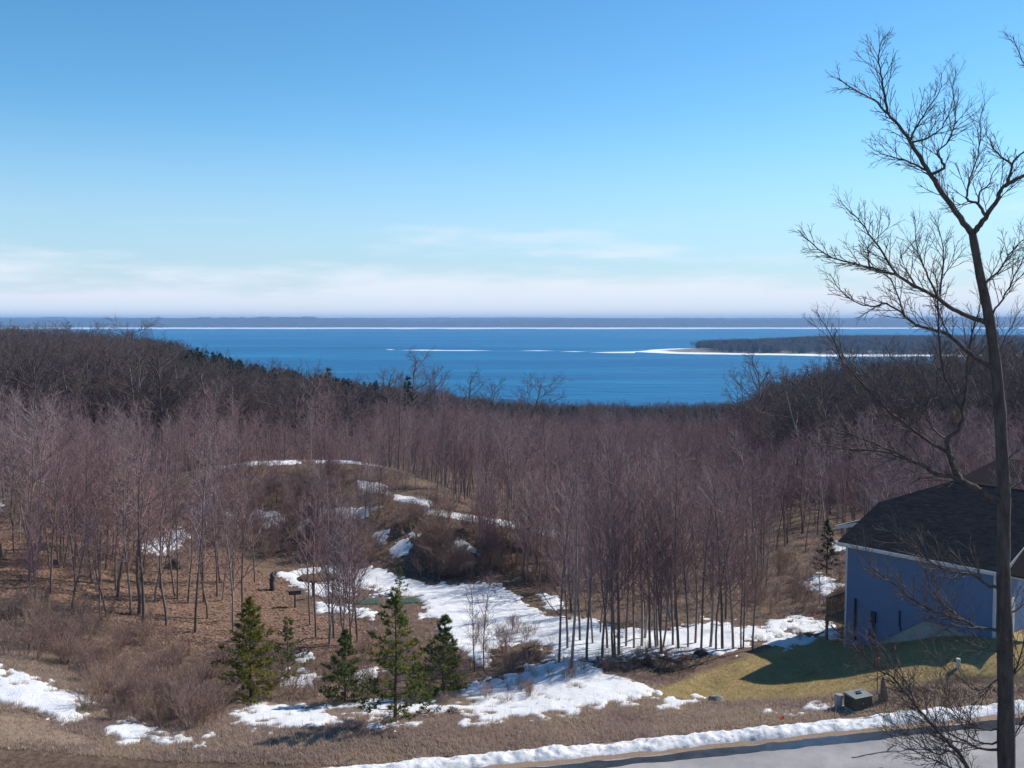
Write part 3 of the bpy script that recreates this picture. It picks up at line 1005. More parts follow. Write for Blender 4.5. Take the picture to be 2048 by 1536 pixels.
def courses(mb, fixed, axis, a0, a1, z0, z1, sign, zfun=None, exp=0.115, top=None):
    """clapboards: each board leans out at its lower edge. axis 'u' walls run along u at n = fixed."""
    z = z0
    while z < z1 - 1e-6:
        zt = min(z + exp, z1)
        spans = [(a0, a1)]
        if zfun is not None:
            g = np.linspace(a0, a1, 300)
            ok = zfun(g) <= z + 0.5 * exp
            spans, st = [], None
            for k, v in enumerate(ok):
                if v and st is None:
                    st = g[k]
                if (not v or k == len(ok) - 1) and st is not None:
                    spans.append((st, g[k]))
                    st = None
        if top is not None:
            spans = [(max(s0, top(zt)[0]), min(s1, top(zt)[1])) for s0, s1 in spans]
        for s0, s1 in spans:
            if s1 - s0 < 0.02:
                continue
            o0, o1 = fixed + sign * 0.040, fixed + sign * 0.010
            if axis == 'u':
                c = [(s0, fixed, z), (s1, fixed, z), (s1, o0, z), (s0, o0, z), (s0, fixed, zt), (s1, fixed, zt), (s1, o1, zt), (s0, o1, zt)]
            else:
                c = [(fixed, s0, z), (fixed, s1, z), (o0, s1, z), (o0, s0, z), (fixed, s0, zt), (fixed, s1, zt), (o1, s1, zt), (o1, s0, zt)]
            mb.hexa(c)
        z += exp


def gable_top(z):
    k = max(0.0, z - (ZE - 0.1)) / PT
    return (NW0 + k, NW1 + 0.4 - k)


core = MB()
core.box(UW0 + 0.01, UW1 - 0.01, NW0 + 0.01, NW1 - 0.01, 4.9, ZE - 0.06)
for uu in (UW0 + 0.01, UW1 - 0.11):
    b0 = len(core.V)
    for du in (0, 0.1):
        core.V += [(uu + du, NW0 + 0.02, ZE - 0.07), (uu + du, NW1 - 0.02, ZE - 0.07), (uu + du, 9.9, ZE + 1.42), (uu + du, 4.4, ZE + 1.42)]
    core.F += [[b0, b0 + 3, b0 + 2, b0 + 1], [b0 + 4, b0 + 5, b0 + 6, b0 + 7]] + [[b0 + i, b0 + (i + 1) % 4, b0 + 4 + (i + 1) % 4, b0 + 4 + i] for i in range(4)]
core.build('wall', M['siding'], house)
sid = MB()
courses(sid, NW0, 'u', UW0, UW1, 0.6, ZE - 0.16, -1, lambda g: np.interp(g, sb_u, sb_z))
courses(sid, UW0, 'n', NW0, NW1, 0.6, ZE + 1.4, -1, None, 0.115, gable_top)
courses(sid, UW1, 'n', NW0, NW1, 3.6, ZE + 1.6, 1, None, 0.115, gable_top)
so = sid.build('siding', M['siding'], house)
tag(so, kind='stuff')
for uu in (UW0 - 0.045, UW1 - 0.06):
    MB().box(uu, uu + 0.105, NW0 - 0.045, NW0 + 0.07, 0.3 if uu < 1 else 4.0, ZE - 0.16).build('corner_board', M['trim'], house)


# shingled roof: every course laps over the one below
def shingle_plane(name, poly_un, zf, parent, exp=0.145, tab=0.32):
    """poly_un: convex polygon in (u, run) where run climbs the slope; zf gives 3-D point of (u, run)"""
    P = np.array(poly_un)
    r0, r1 = P[:, 1].min(), P[:, 1].max()
    rng = np.random.default_rng(3)
    V, Q, tone = [], [], []

    def span(r):
        xs_ = []
        for i in range(len(P)):
            a, b = P[i], P[(i + 1) % len(P)]
            if (a[1] - r) * (b[1] - r) <= 0 and abs(a[1] - b[1]) > 1e-9:
                t = (r - a[1]) / (b[1] - a[1])
                xs_.append(a[0] + t * (b[0] - a[0]))
        return (min(xs_), max(xs_)) if len(xs_) >= 2 else None
    r = r0
    k = 0
    step = exp * math.cos(math.atan(PT))
    while r < r1 - 0.02:
        ra = r + 0.001
        rb = min(r + step * 1.25, r1 - 0.001)
        sp = span(min(r + 0.4 * step, r1 - 0.01))
        if sp is None:
            break
        cuts = np.arange(sp[0] - rng.random() * tab, sp[1], tab)
        cuts = np.concatenate([[sp[0]], cuts[cuts > sp[0] + 0.05], [sp[1]]])
        for a, b in zip(cuts[:-1], cuts[1:]):
            l0 = 0.020 + rng.random() * 0.008
            b0 = len(V)
            g = 0.004
            for (u_, r_, l_) in ((a + g, ra, l0), (b - g, ra, l0), (b - g, rb, 0.008), (a + g, rb, 0.008), (a + g, ra, 0.0), (b - g, ra, 0.0)):
                p = zf(u_, r_)
                V.append((p[0], p[1], p[2] + l_))
            Q += [(b0, b0 + 1, b0 + 2, b0 + 3), (b0 + 4, b0 + 5, b0 + 1, b0)]
            tone += [float(np.clip(rng.normal(0.5, 0.13), 0, 1))] * 6
        r += step
        k += 1
    o = link(name, mk_mesh(name, np.array(V), [np.array(Q)], [M['shingle']], False, {'tone': ('FLOAT', np.array(tone))}), parent)
    tag(o, kind='stuff')
    return o


KN, KU = 4.08, 2.68            # clipped gable: the rake turns into a hip here
RZ = ZE + PT * NR
roof = MB()
TH = 0.10
roof.slab([(0, 0, ZE), (UR, 0, ZE), (UR, NR, RZ), (KU, NR, RZ), (0, KN, ZE + PT * KN)], TH)
roof.slab([(UR, NR + 0.001, RZ), (UR, 2 * NR, ZE), (0, 2 * NR, ZE), (0, 2 * NR - KN, ZE + PT * KN), (KU, NR + 0.001, RZ)], TH)
roof.slab([(-0.002, KN, ZE + PT * KN), (KU - 0.002, NR, RZ), (-0.002, 2 * NR - KN, ZE + PT * KN)], TH)
ro = roof.build('roof', M['shingle'], house)
a_ = ro.data.attributes.new('tone', 'FLOAT', 'POINT')
shingle_plane('shingles', [(0, 0), (UR, 0), (UR, NR), (KU, NR), (0, KN)], lambda u, r: (u, r, ZE + PT * r), ro)
shingle_plane('shingles', [(0, 0), (UR, 0), (UR, NR), (KU, NR), (0, KN)], lambda u, r: (u, 2 * NR - r, ZE + PT * r), ro)
# ridge and hip caps, fascia, gutter, rake boards
caps = MB()
for k in range(20):
    u0 = KU + (UR - KU) * k / 20
    caps.box(u0 + 0.004, u0 + (UR - KU) / 20, NR - 0.13, NR + 0.13, RZ - 0.035, RZ + 0.028)
caps.build('ridge_cap', M['shingle'], ro)
MB().box(-0.02, UR + 0.02, -0.03, -0.002, ZE - 0.20, ZE - 0.012).build('fascia', M['trim'], house)
gut = MB()
gut.box(-0.02, UR + 0.02, -0.15, -0.032, ZE - 0.13, ZE - 0.115)
gut.box(-0.02, UR + 0.02, -0.165, -0.15, ZE - 0.13, ZE - 0.01)
gut.build('gutter', M['trim'], house)
MB().box(0.0, UR, 0.0, NW0 - 0.03, ZE - 0.215, ZE - 0.2).build('soffit', M['trim'], house)
for uu in (UR + 0.003,):
    rk = MB()
    top_n = KN if uu < 0 else NR
    rk.hexa([(uu, 0, ZE - 0.2), (uu + 0.027, 0, ZE - 0.2), (uu + 0.027, top_n, ZE + PT * top_n - 0.2), (uu, top_n, ZE + PT * top_n - 0.2),
             (uu, 0, ZE + 0.006), (uu + 0.027, 0, ZE + 0.006), (uu + 0.027, top_n, ZE + PT * top_n + 0.006), (uu, top_n, ZE + PT * top_n + 0.006)])
    rk.build('rake_board', M['trim'], house)

# fittings on the near wall
def wall_box(name, x0, y0, x1, y1, t, mat, round_=False):
    u0, z1 = wall_px(x0, y0)
    u1, z0 = wall_px(x1, y1)
    mb = MB()
    if round_:
        r = abs(u1 - u0) / 2
        mb.lathe([(r, z0), (r, z1)], 10, 0.5 * (u0 + u1), NW0 - 0.04 - r)
    else:
        mb.box(u0, u1, NW0 - 0.035 - t, NW0 - 0.033, z0, z1)
    return mb.build(name, mat, house, bevel=0.008 if not round_ else 0)


wall_box('conduit', 1710, 1196, 1712.6, 1262, 0.05, M['dark_metal'], True)
mt = wall_box('electric_meter', 1744, 1222, 1752.5, 1246, 0.14, M['dark_metal'])
wall_box('conduit', 1746.5, 1246, 1749.5, 1289, 0.05, M['dark_metal'], True)
wall_box('junction_box', 1733, 1256, 1739, 1282, 0.10, M['grey_metal'])
wall_box('conduit', 1799, 1221, 1801, 1252, 0.04, M['dark_metal'], True)
wall_box('vent_hood', 1704, 1270, 1713, 1280, 0.2, M['dark_metal'])
wall_box('conduit', 1801, 1252, 1803, 1262, 0.04, M['dark_metal'], True)
# entry porch at the right end: post, beam, little roof
MB().box(9.55, 9.75, 0.6, 0.8, 4.0, ZE - 0.3).build('porch_post', M['trim'], house)
MB().box(8.26, 9.9, 0.5, 3.6, ZE - 0.3, ZE - 0.08).build('porch_beam', M['trim'], house)
MB().box(8.26, 9.9, 0.4, 3.6, 3.8, 4.35).build('porch_slab', M['concrete'], house)
pr = MB()
pr.slab([(8.8, 0.2, ZE - 0.06), (10.1, 0.2, ZE - 0.06), (10.1, 2.0, ZE + 0.85), (8.8, 2.0, ZE + 0.85)], 0.08)
pr.slab([(8.8, 2.002, ZE + 0.85), (10.1, 2.002, ZE + 0.85), (10.1, 3.9, ZE - 0.06), (8.8, 3.9, ZE - 0.06)], 0.08)
pr.build('porch_roof', M['shingle'], house)
dw = MB().box(UW1 + 0.034, UW1 + 0.08, 1.4, 2.4, 4.37, 6.45).build('front_door', M['trim'], house)
MB().lathe([(0.03, 5.3), (0.03, 5.36)], 8, UW1 + 0.11, 1.52).build('door_knob', M['dark_metal'], dw)
wf = MB().box(UW1 + 0.034, UW1 + 0.09, 5.0, 6.6, 5.0, 6.7).build('window', M['trim'], house)
MB().box(UW1 + 0.088, UW1 + 0.10, 5.1, 6.5, 5.1, 6.6).build('pane', M['glass'], wf)
# rear wing behind the deck
MB().box(-2.05, UW0 - 0.05, 4.2, 9.4, 0.4, ZE - 0.2).build('wing_wall', M['siding'], house)
wr = MB()
wr.slab([(-2.5, 3.8, ZE - 0.05), (0.35, 3.8, ZE + 0.75), (0.35, 9.9, ZE + 0.75), (-2.5, 9.9, ZE - 0.05)], 0.09)
wr.build('wing_roof', M['shingle'], house)
MB().box(-2.53, -2.502, 3.78, 9.92, ZE - 0.26, ZE - 0.03).build('wing_fascia', M['trim'], house)
wk = MB()
wk.hexa([(-2.5, 3.77, ZE - 0.24), (0.35, 3.77, ZE + 0.56), (0.35, 3.798, ZE + 0.56), (-2.5, 3.798, ZE - 0.24), (-2.5, 3.77, ZE - 0.04), (0.35, 3.77, ZE + 0.76), (0.35, 3.798, ZE + 0.76), (-2.5, 3.798, ZE - 0.04)])
wk.build('rake_board', M['trim'], house)
# deck off the left end
dk0, dk1, dn0, dn1, dz = -1.75, UW0 - 0.06, 1.7, 4.15, 3.35
deck = MB().box(dk0, dk1, dn0, dn1, dz - 0.22, dz - 0.03).build('deck', M['deck_wood'], house)
for k in range(13):
    u0 = dk0 + (dk1 - dk0) * k / 13
    MB().box(u0 + 0.006, u0 + (dk1 - dk0) / 13 - 0.006, dn0 - 0.02, dn1, dz - 0.028, dz).build('deck_board', M['deck_wood'], deck)
for (a, b) in ((dk0 + 0.02, dn0 + 0.02), (dk0 + 0.02, dn1 - 0.14), (dk1 - 0.16, dn0 + 0.02)):
    MB().box(a, a + 0.12, b, b + 0.12, 0.6, dz - 0.222).build('deck_post', M['deck_wood'], deck)
    MB().box(a + 0.01, a + 0.11, b + 0.01, b + 0.11, dz + 0.002, dz + 0.98).build('rail_post', M['deck_wood'], deck)
MB().box(dk0, dk1, dn0 + 0.02, dn0 + 0.14, dz + 0.982, dz + 1.03).build('handrail', M['deck_wood'], deck)
MB().box(dk0, dk0 + 0.13, dn0 + 0.145, dn1, dz + 0.982, dz + 1.03).build('handrail', M['deck_wood'], deck)
for k in range(1, 14):
    u0 = dk0 + 0.1 + (dk1 - dk0 - 0.2) * k / 14
    MB().box(u0, u0 + 0.035, dn0 + 0.06, dn0 + 0.095, dz + 0.002, dz + 0.98).build('baluster', M['deck_wood'], deck)
for k in range(1, 17):
    v0 = dn0 + 0.16 + (dn1 - dn0 - 0.3) * k / 17
    MB().box(dk0 + 0.05, dk0 + 0.085, v0, v0 + 0.035, dz + 0.002, dz + 0.98).build('baluster', M['deck_wood'], deck)

# second house, mostly behind the first, only its roof showing
nb = at(2040, 990, 76.0)
nbz = float(H(nb[0], nb[1]))
rz = float(at(2010, 925, 76.0)[2] - nbz)
nh = empty('neighbour_house', (nb[0], nb[1], nbz - 0.3), math.radians(-38))
tag(nh, 'dark roofed house among the trees beyond the blue house', 'house')
MB().box(-5.0, 9, 0, 8, 0, rz - 1.9).build('wall', M['concrete'], nh)
r_ = MB()
r_.slab([(-5.4, -0.4, rz - 2.0), (9.4, -0.4, rz - 2.0), (6.4, 4, rz), (-2.4, 4, rz)], 0.1)
r_.slab([(-2.4, 4.002, rz), (6.4, 4.002, rz), (9.4, 8.4, rz - 2.0), (-5.4, 8.4, rz - 2.0)], 0.1)
r_.slab([(-5.402, -0.4, rz - 2.0), (-2.402, 4, rz), (-5.402, 8.4, rz - 2.0)], 0.1)
r_.slab([(9.402, 8.4, rz - 2.0), (6.402, 4, rz), (9.402, -0.4, rz - 2.0)], 0.1)
r_.build('roof', M['shingle'], nh)
for k in range(3):
    w_ = MB().box(-3.5 + 4 * k, -2.1 + 4 * k, -0.05, -0.002, rz - 3.9, rz - 2.5).build('window', M['trim'], nh)
    MB().box(-3.4 + 4 * k, -2.2 + 4 * k, -0.06, -0.051, rz - 3.8, rz - 2.6).build('pane', M['glass'], w_)

# ------------------------------------------------------------------ branching wood
def tubes(chains):
    """chains: list of (pts (n,3), radii (n,), sides) -> V, [quads]"""
    groups = {}
    for p, r, s in chains:
        groups.setdefault((len(p), s), []).append((p, r))
    VV, QQ, base = [], [], 0
    for (n, s), lst in groups.items():
        P = np.array([a for a, b in lst], float)
        R = np.array([b for a, b in lst], float)
        mcount = len(P)
        T = np.gradient(P, axis=1)
        T /= np.linalg.norm(T, axis=2, keepdims=True) + 1e-12
        mean = P[:, -1] - P[:, 0]
        mean /= np.linalg.norm(mean, axis=1, keepdims=True) + 1e-12
        ref = np.where(np.abs(mean[:, 2:3]) > 0.8, np.array([[1.0, 0, 0]]), np.array([[0, 0, 1.0]]))[:, None, :]
        A = np.cross(T, np.broadcast_to(ref, T.shape))
        A /= np.linalg.norm(A, axis=2, keepdims=True) + 1e-12
        B = np.cross(T, A)
        ang = np.arange(s) * 2 * PI / s
        ring = A[:, :, None, :] * np.cos(ang)[None, None, :, None] + B[:, :, None, :] * np.sin(ang)[None, None, :, None]
        V = P[:, :, None, :] + ring * R[:, :, None, None]
        idx = base + np.arange(mcount * n * s).reshape(mcount, n, s)
        nx = np.roll(idx, -1, axis=2)
        q = np.stack([idx[:, :-1], nx[:, :-1], nx[:, 1:], idx[:, 1:]], -1).reshape(-1, 4)
        VV.append(V.reshape(-1, 3))
        QQ.append(q)
        base += mcount * n * s
    return np.concatenate(VV), [np.concatenate(QQ)]


def unit(v):
    return v / (math.sqrt(v[0] * v[0] + v[1] * v[1] + v[2] * v[2]) + 1e-12)


UPV = np.array([0, 0, 1.0])


def grow(rng, out, p, d, L, r, lev, S):
    n = S['n'][lev]
    pts = [p]
    dirs = []
    w, tr = S['wob'][lev], S['trop'][lev]
    nz = rng.normal(0, w, (n - 1, 3))
    for i in range(n - 1):
        d = unit(d + nz[i] + UPV * tr)
        dirs.append(d)
        p = p + d * (L / (n - 1))
        pts.append(p)
    tt = np.linspace(0, 1, n)
    rad = r * (1 - tt * (1 - S['tip'][lev]))
    out.append((np.array(pts), rad, S['sides'][lev], lev))
    if lev + 1 >= len(S['n']):
        return
    nb = S['nb'][lev]
    nb = max(1, int(round(nb * rng.uniform(0.8, 1.2))))
    t0 = S['t0'][lev]
    az = rng.random() * 6.28
    for k in range(nb):
        t = t0 + (0.98 - t0) * ((k + rng.random() * 0.8) / nb)
        x = t * (n - 1)
        i = min(int(x), n - 2)
        f = x - i
        q = pts[i] * (1 - f) + pts[i + 1] * f
        dd = dirs[i]
        az += 2.4 + rng.normal(0, 0.4)
        a = np.cross(dd, UPV if abs(dd[2]) < 0.9 else np.array([1.0, 0, 0]))
        a = unit(a)
        b = np.cross(dd, a)
        th = S['ang'][lev] * rng.uniform(0.75, 1.25)
        nd = dd * math.cos(th) + (a * math.cos(az) + b * math.sin(az)) * math.sin(th)
        Lc = L * S['ratio'][lev] * (S['fall'][lev][0] + (S['fall'][lev][1] - S['fall'][lev][0]) * t) * rng.uniform(0.7, 1.25)
        rc = min(rad[i] * 0.75, S['rad'][lev + 1] * rng.uniform(0.8, 1.2))
        grow(rng, out, q, nd, Lc, rc, lev + 1, S)


YOUNG = dict(n=[8, 5, 4, 3], wob=[0.035, 0.10, 0.16, 0.2], trop=[0.03, 0.13, 0.12, 0.10], tip=[0.18, 0.3, 0.5, 0.6], sides=[5, 4, 3, 3],
             nb=[21, 6, 4], t0=[0.26, 0.2, 0.15], ang=[0.72, 0.62, 0.6], ratio=[0.30, 0.48, 0.5], fall=[(1.15, 0.35), (1.1, 0.6), (1.1, 0.7)], rad=[0.085, 0.026, 0.014, 0.0095])
OLD = dict(n=[7, 6, 5, 4, 3], wob=[0.05, 0.14, 0.18, 0.2, 0.2], trop=[0.03, 0.09, 0.05, 0.05, 0.05], tip=[0.3, 0.3, 0.35, 0.5, 0.6], sides=[6, 5, 3, 3, 3],
           nb=[13, 6, 5, 4], t0=[0.32, 0.3, 0.2, 0.15], ang=[0.85, 0.7, 0.65, 0.6], ratio=[0.42, 0.48, 0.46, 0.5], fall=[(1.1, 0.55), (1.1, 0.6), (1.1, 0.7), (1.1, 0.7)], rad=[0.22, 0.09, 0.04, 0.024, 0.016])
SHRUB = dict(n=[4, 4, 3], wob=[0.12, 0.18, 0.2], trop=[0.02, 0.06, 0.05], tip=[0.4, 0.5, 0.6], sides=[4, 3, 3],
             nb=[6, 4], t0=[0.25, 0.2], ang=[0.6, 0.6], ratio=[0.5, 0.5], fall=[(1.1, 0.6), (1.1, 0.7)], rad=[0.016, 0.0085, 0.006])


def make_tree(S, seed, Hh, stems=1, spread=0.0):
    rng = np.random.default_rng(seed)
    ch = []
    for s_ in range(stems):
        a = rng.random() * 6.28
        d = unit(np.array([math.cos(a) * spread, math.sin(a) * spread, 1.0]))
        p = np.array([math.cos(a) * 0.12 * (stems > 1), math.sin(a) * 0.12 * (stems > 1), -0.45])
        hh = Hh * (1.0 if s_ == 0 else rng.uniform(0.65, 0.98))
        grow(rng, ch, p, d, hh + 0.45, S['rad'][0] * (1.0 if stems == 1 else 0.72) * rng.uniform(0.9, 1.15), 0, S)
    trunk = [(p, r, s) for p, r, s, l in ch if l == 0]
    crown = [(p, r, s) for p, r, s, l in ch if l > 0]
    return tubes(trunk), tubes(crown)


def tree_meshes(kind, S, specs, mt, mc):
    out = []
    for i, (seed, hh, stems, spr) in enumerate(specs):
        (tv, tf), (cv, cf) = make_tree(S, seed, hh, stems, spr)
        out.append((mk_mesh(kind + '_trunk', tv, tf, [mt], True), mk_mesh(kind + '_crown', cv, cf, [mc], True), hh))
    return out


YT = tree_meshes('young', YOUNG, [(101, 10, 1, 0.02), (102, 10, 1, 0.05), (103, 10, 1, 0.03), (104, 10, 2, 0.07), (105, 10, 1, 0.08), (106, 10, 3, 0.12)], M['bark_young'], M['twig_young'])
Y2 = dict(YOUNG)
Y2.update(nb=[15, 6, 5], ang=[0.95, 0.7, 0.65], ratio=[0.36, 0.5, 0.5], trop=[0.02, 0.10, 0.08, 0.06], wob=[0.07, 0.14, 0.2, 0.22], t0=[0.34, 0.2, 0.15], rad=[0.105, 0.034, 0.016, 0.010])
Y3 = dict(YOUNG)
Y3.update(nb=[15, 5, 4], ang=[0.6, 0.55, 0.55], ratio=[0.22, 0.5, 0.5], t0=[0.45, 0.2, 0.15], rad=[0.07, 0.02, 0.012, 0.009])
YT += tree_meshes('spreading', Y2, [(111, 10, 1, 0.06), (112, 10, 1, 0.12)], M['bark_young'], M['twig_young'])
YT += tree_meshes('pole', Y3, [(113, 10, 1, 0.07), (114, 10, 1, 0.15)], M['bark_young'], M['twig_young'])
OT = tree_meshes('old', OLD, [(201, 17, 1, 0.03), (202, 17, 1, 0.05), (203, 17, 1, 0.04), (204, 17, 2, 0.10)], M['bark_old'], M['twig_old'])
OAK = dict(OLD)
OAK.update(nb=[13, 8, 7, 4], t0=[0.22, 0.25, 0.2, 0.15], ang=[1.0, 0.75, 0.7, 0.6], ratio=[0.56, 0.5, 0.46, 0.5], trop=[0.03, 0.07, 0.06, 0.05, 0.05])
OT += tree_meshes('broad', OAK, [(211, 17, 1, 0.02), (212, 17, 1, 0.03)], M['bark_old'], M['twig_old'])


# evergreens: whorled branches carrying tufts of needle blades
def make_pine(seed, Hh, width, dens=1.0, lowgap=0.08, blades=9, blen=0.16, tone_shift=0.0, tufts=13, clear=0.0):
    rng = np.random.default_rng(seed)
    n = 8
    z = np.linspace(-0.4, Hh, n)
    wob_ = np.cumsum(rng.normal(0, 0.012 * Hh / n * 3, (n, 2)), 0)
    tp = np.stack([wob_[:, 0], wob_[:, 1], z], -1)
    tr = [(tp, np.linspace(0.018 * Hh, 0.006, n), 6)]
    br, C, D, Tn = [], [], [], []
    nb = int(58 * dens)
    az = 0.0
    for k in range(nb):
        t = lowgap + (1 - lowgap) * ((k + rng.random() * 0.6) / nb)
        if rng.random() < clear:
            continue
        zz_ = t * Hh
        az += 2.39 + rng.normal(0, 0.35)
        prof = (1 - t) ** 0.8 * (0.55 + 0.45 * min(1.0, t / 0.18)) + 0.03
        L = width * 0.5 * prof * rng.choice([0.55, 0.8, 1.0, 1.15, 1.35]) * rng.uniform(0.85, 1.15)
        up = 0.15 + 0.75 * t
        d = unit(np.array([math.cos(az), math.sin(az), up * rng.uniform(0.5, 1.2)]))
        x0 = np.array([np.interp(zz_, z, tp[:, 0]), np.interp(zz_, z, tp[:, 1]), zz_])
        pts = [x0]
        for i in range(3):
            d = unit(d + np.array([0, 0, 0.08 if i else -0.12]) + rng.normal(0, 0.08, 3))
            pts.append(pts[-1] + d * L / 3)
        pts = np.array(pts)
        br.append((pts, np.linspace(0.012 + 0.003 * Hh * (1 - t), 0.005, 4), 3))
        nt_ = max(3, int(tufts * (0.4 + L / (0.5 * width))))
        for j in range(nt_):
            tt = rng.uniform(0.22, 1.0) ** 0.7
            q = np.array([np.interp(tt * 3, range(4), pts[:, c_]) for c_ in range(3)])
            side = rng.normal(0, 1, 3) * np.array([1, 1, 0.35])
            q = q + side * 0.13 * L * (1.1 - tt * 0.6)
            C.append(q)
            D.append(unit(d + 0.7 * side * 0.5 + np.array([0, 0, 0.35])))
            Tn.append(np.clip(rng.normal(0.33 + tone_shift, 0.17), 0, 1))
    C, D, Tn = np.array(C), np.array(D), np.array(Tn)
    m_ = len(C)
    dirs = D[:, None, :] + rng.normal(0, 0.55, (m_, blades, 3))
    dirs /= np.linalg.norm(dirs, axis=2, keepdims=True)
    side = np.cross(dirs, rng.normal(0, 1, (m_, blades, 3)))
    side /= np.linalg.norm(side, axis=2, keepdims=True) + 1e-9
    ln = blen * rng.uniform(0.7, 1.3, (m_, blades, 1))
    wd = blen * 0.13
    a = C[:, None, :] - side * wd
    b = C[:, None, :] + side * wd
    c_ = C[:, None, :] + dirs * ln
    V = np.stack([a, b, c_], 2).reshape(-1, 3)
    T = np.arange(len(V)).reshape(-1, 3)
    tone = np.repeat(Tn, blades * 3)
    return tubes(tr), tubes(br), (V, T, tone)


def pine_meshes(nm, mat, **kw):
    (tv, tf), (bv, bf), (nv, nt2, tone) = make_pine(**kw)
    return (mk_mesh(nm + '_trunk', tv, tf, [M['bark_pine']], True), mk_mesh(nm + '_branches', bv, bf, [M['bark_pine']], True),
            mk_mesh(nm + '_needles', nv, [nt2], [mat], False, {'tone': ('FLOAT', tone)}), kw['Hh'])


PT_FAR = [pine_meshes('far_pine', M['needle_far'], seed=s, Hh=14, width=6.0, dens=0.9, blades=6, blen=0.62, tufts=9, lowgap=0.1) for s in (301, 302, 303)]

# ------------------------------------------------------------------ foreground bare tree
TD = 14.0
SCALE = TD / F                     # metres per photo pixel there


def limb_pts(px, d0, slope, rng):
    pts = []
    acc = 0.0
    for i, (x, y) in enumerate(px):
        if i:
            acc += math.hypot(x - px[i - 1][0], y - px[i - 1][1]) * SCALE
        pts.append(at(x, y, d0 + slope * acc))
    return np.array(pts)


def smooth_line(P, per=3):
    """Catmull-Rom through the points"""
    Q = np.vstack([2 * P[0] - P[1], P, 2 * P[-1] - P[-2]])
    out = []
    for i in range(len(P) - 1):
        p0, p1, p2, p3 = Q[i:i + 4]
        for t in np.linspace(0, 1, per, endpoint=False):
            out.append(0.5 * ((2 * p1) + (-p0 + p2) * t + (2 * p0 - 5 * p1 + 4 * p2 - p3) * t * t + (-p0 + 3 * p1 - 3 * p2 + p3) * t ** 3))
    out.append(P[-1])
    return np.array(out)


TRUNK = [(2030, 1980), (2022, 1750), (2013, 1536), (2012, 1400), (2009, 1250), (2007, 1130), (2008, 1000), (2004, 900), (1998, 800), (1989, 710), (1978, 635), (1961, 555), (1945, 468)]
TRAD = [27, 22, 18.5, 17, 15.5, 14, 13, 12.2, 11.5, 10.8, 10.2, 9.0, 8.0]
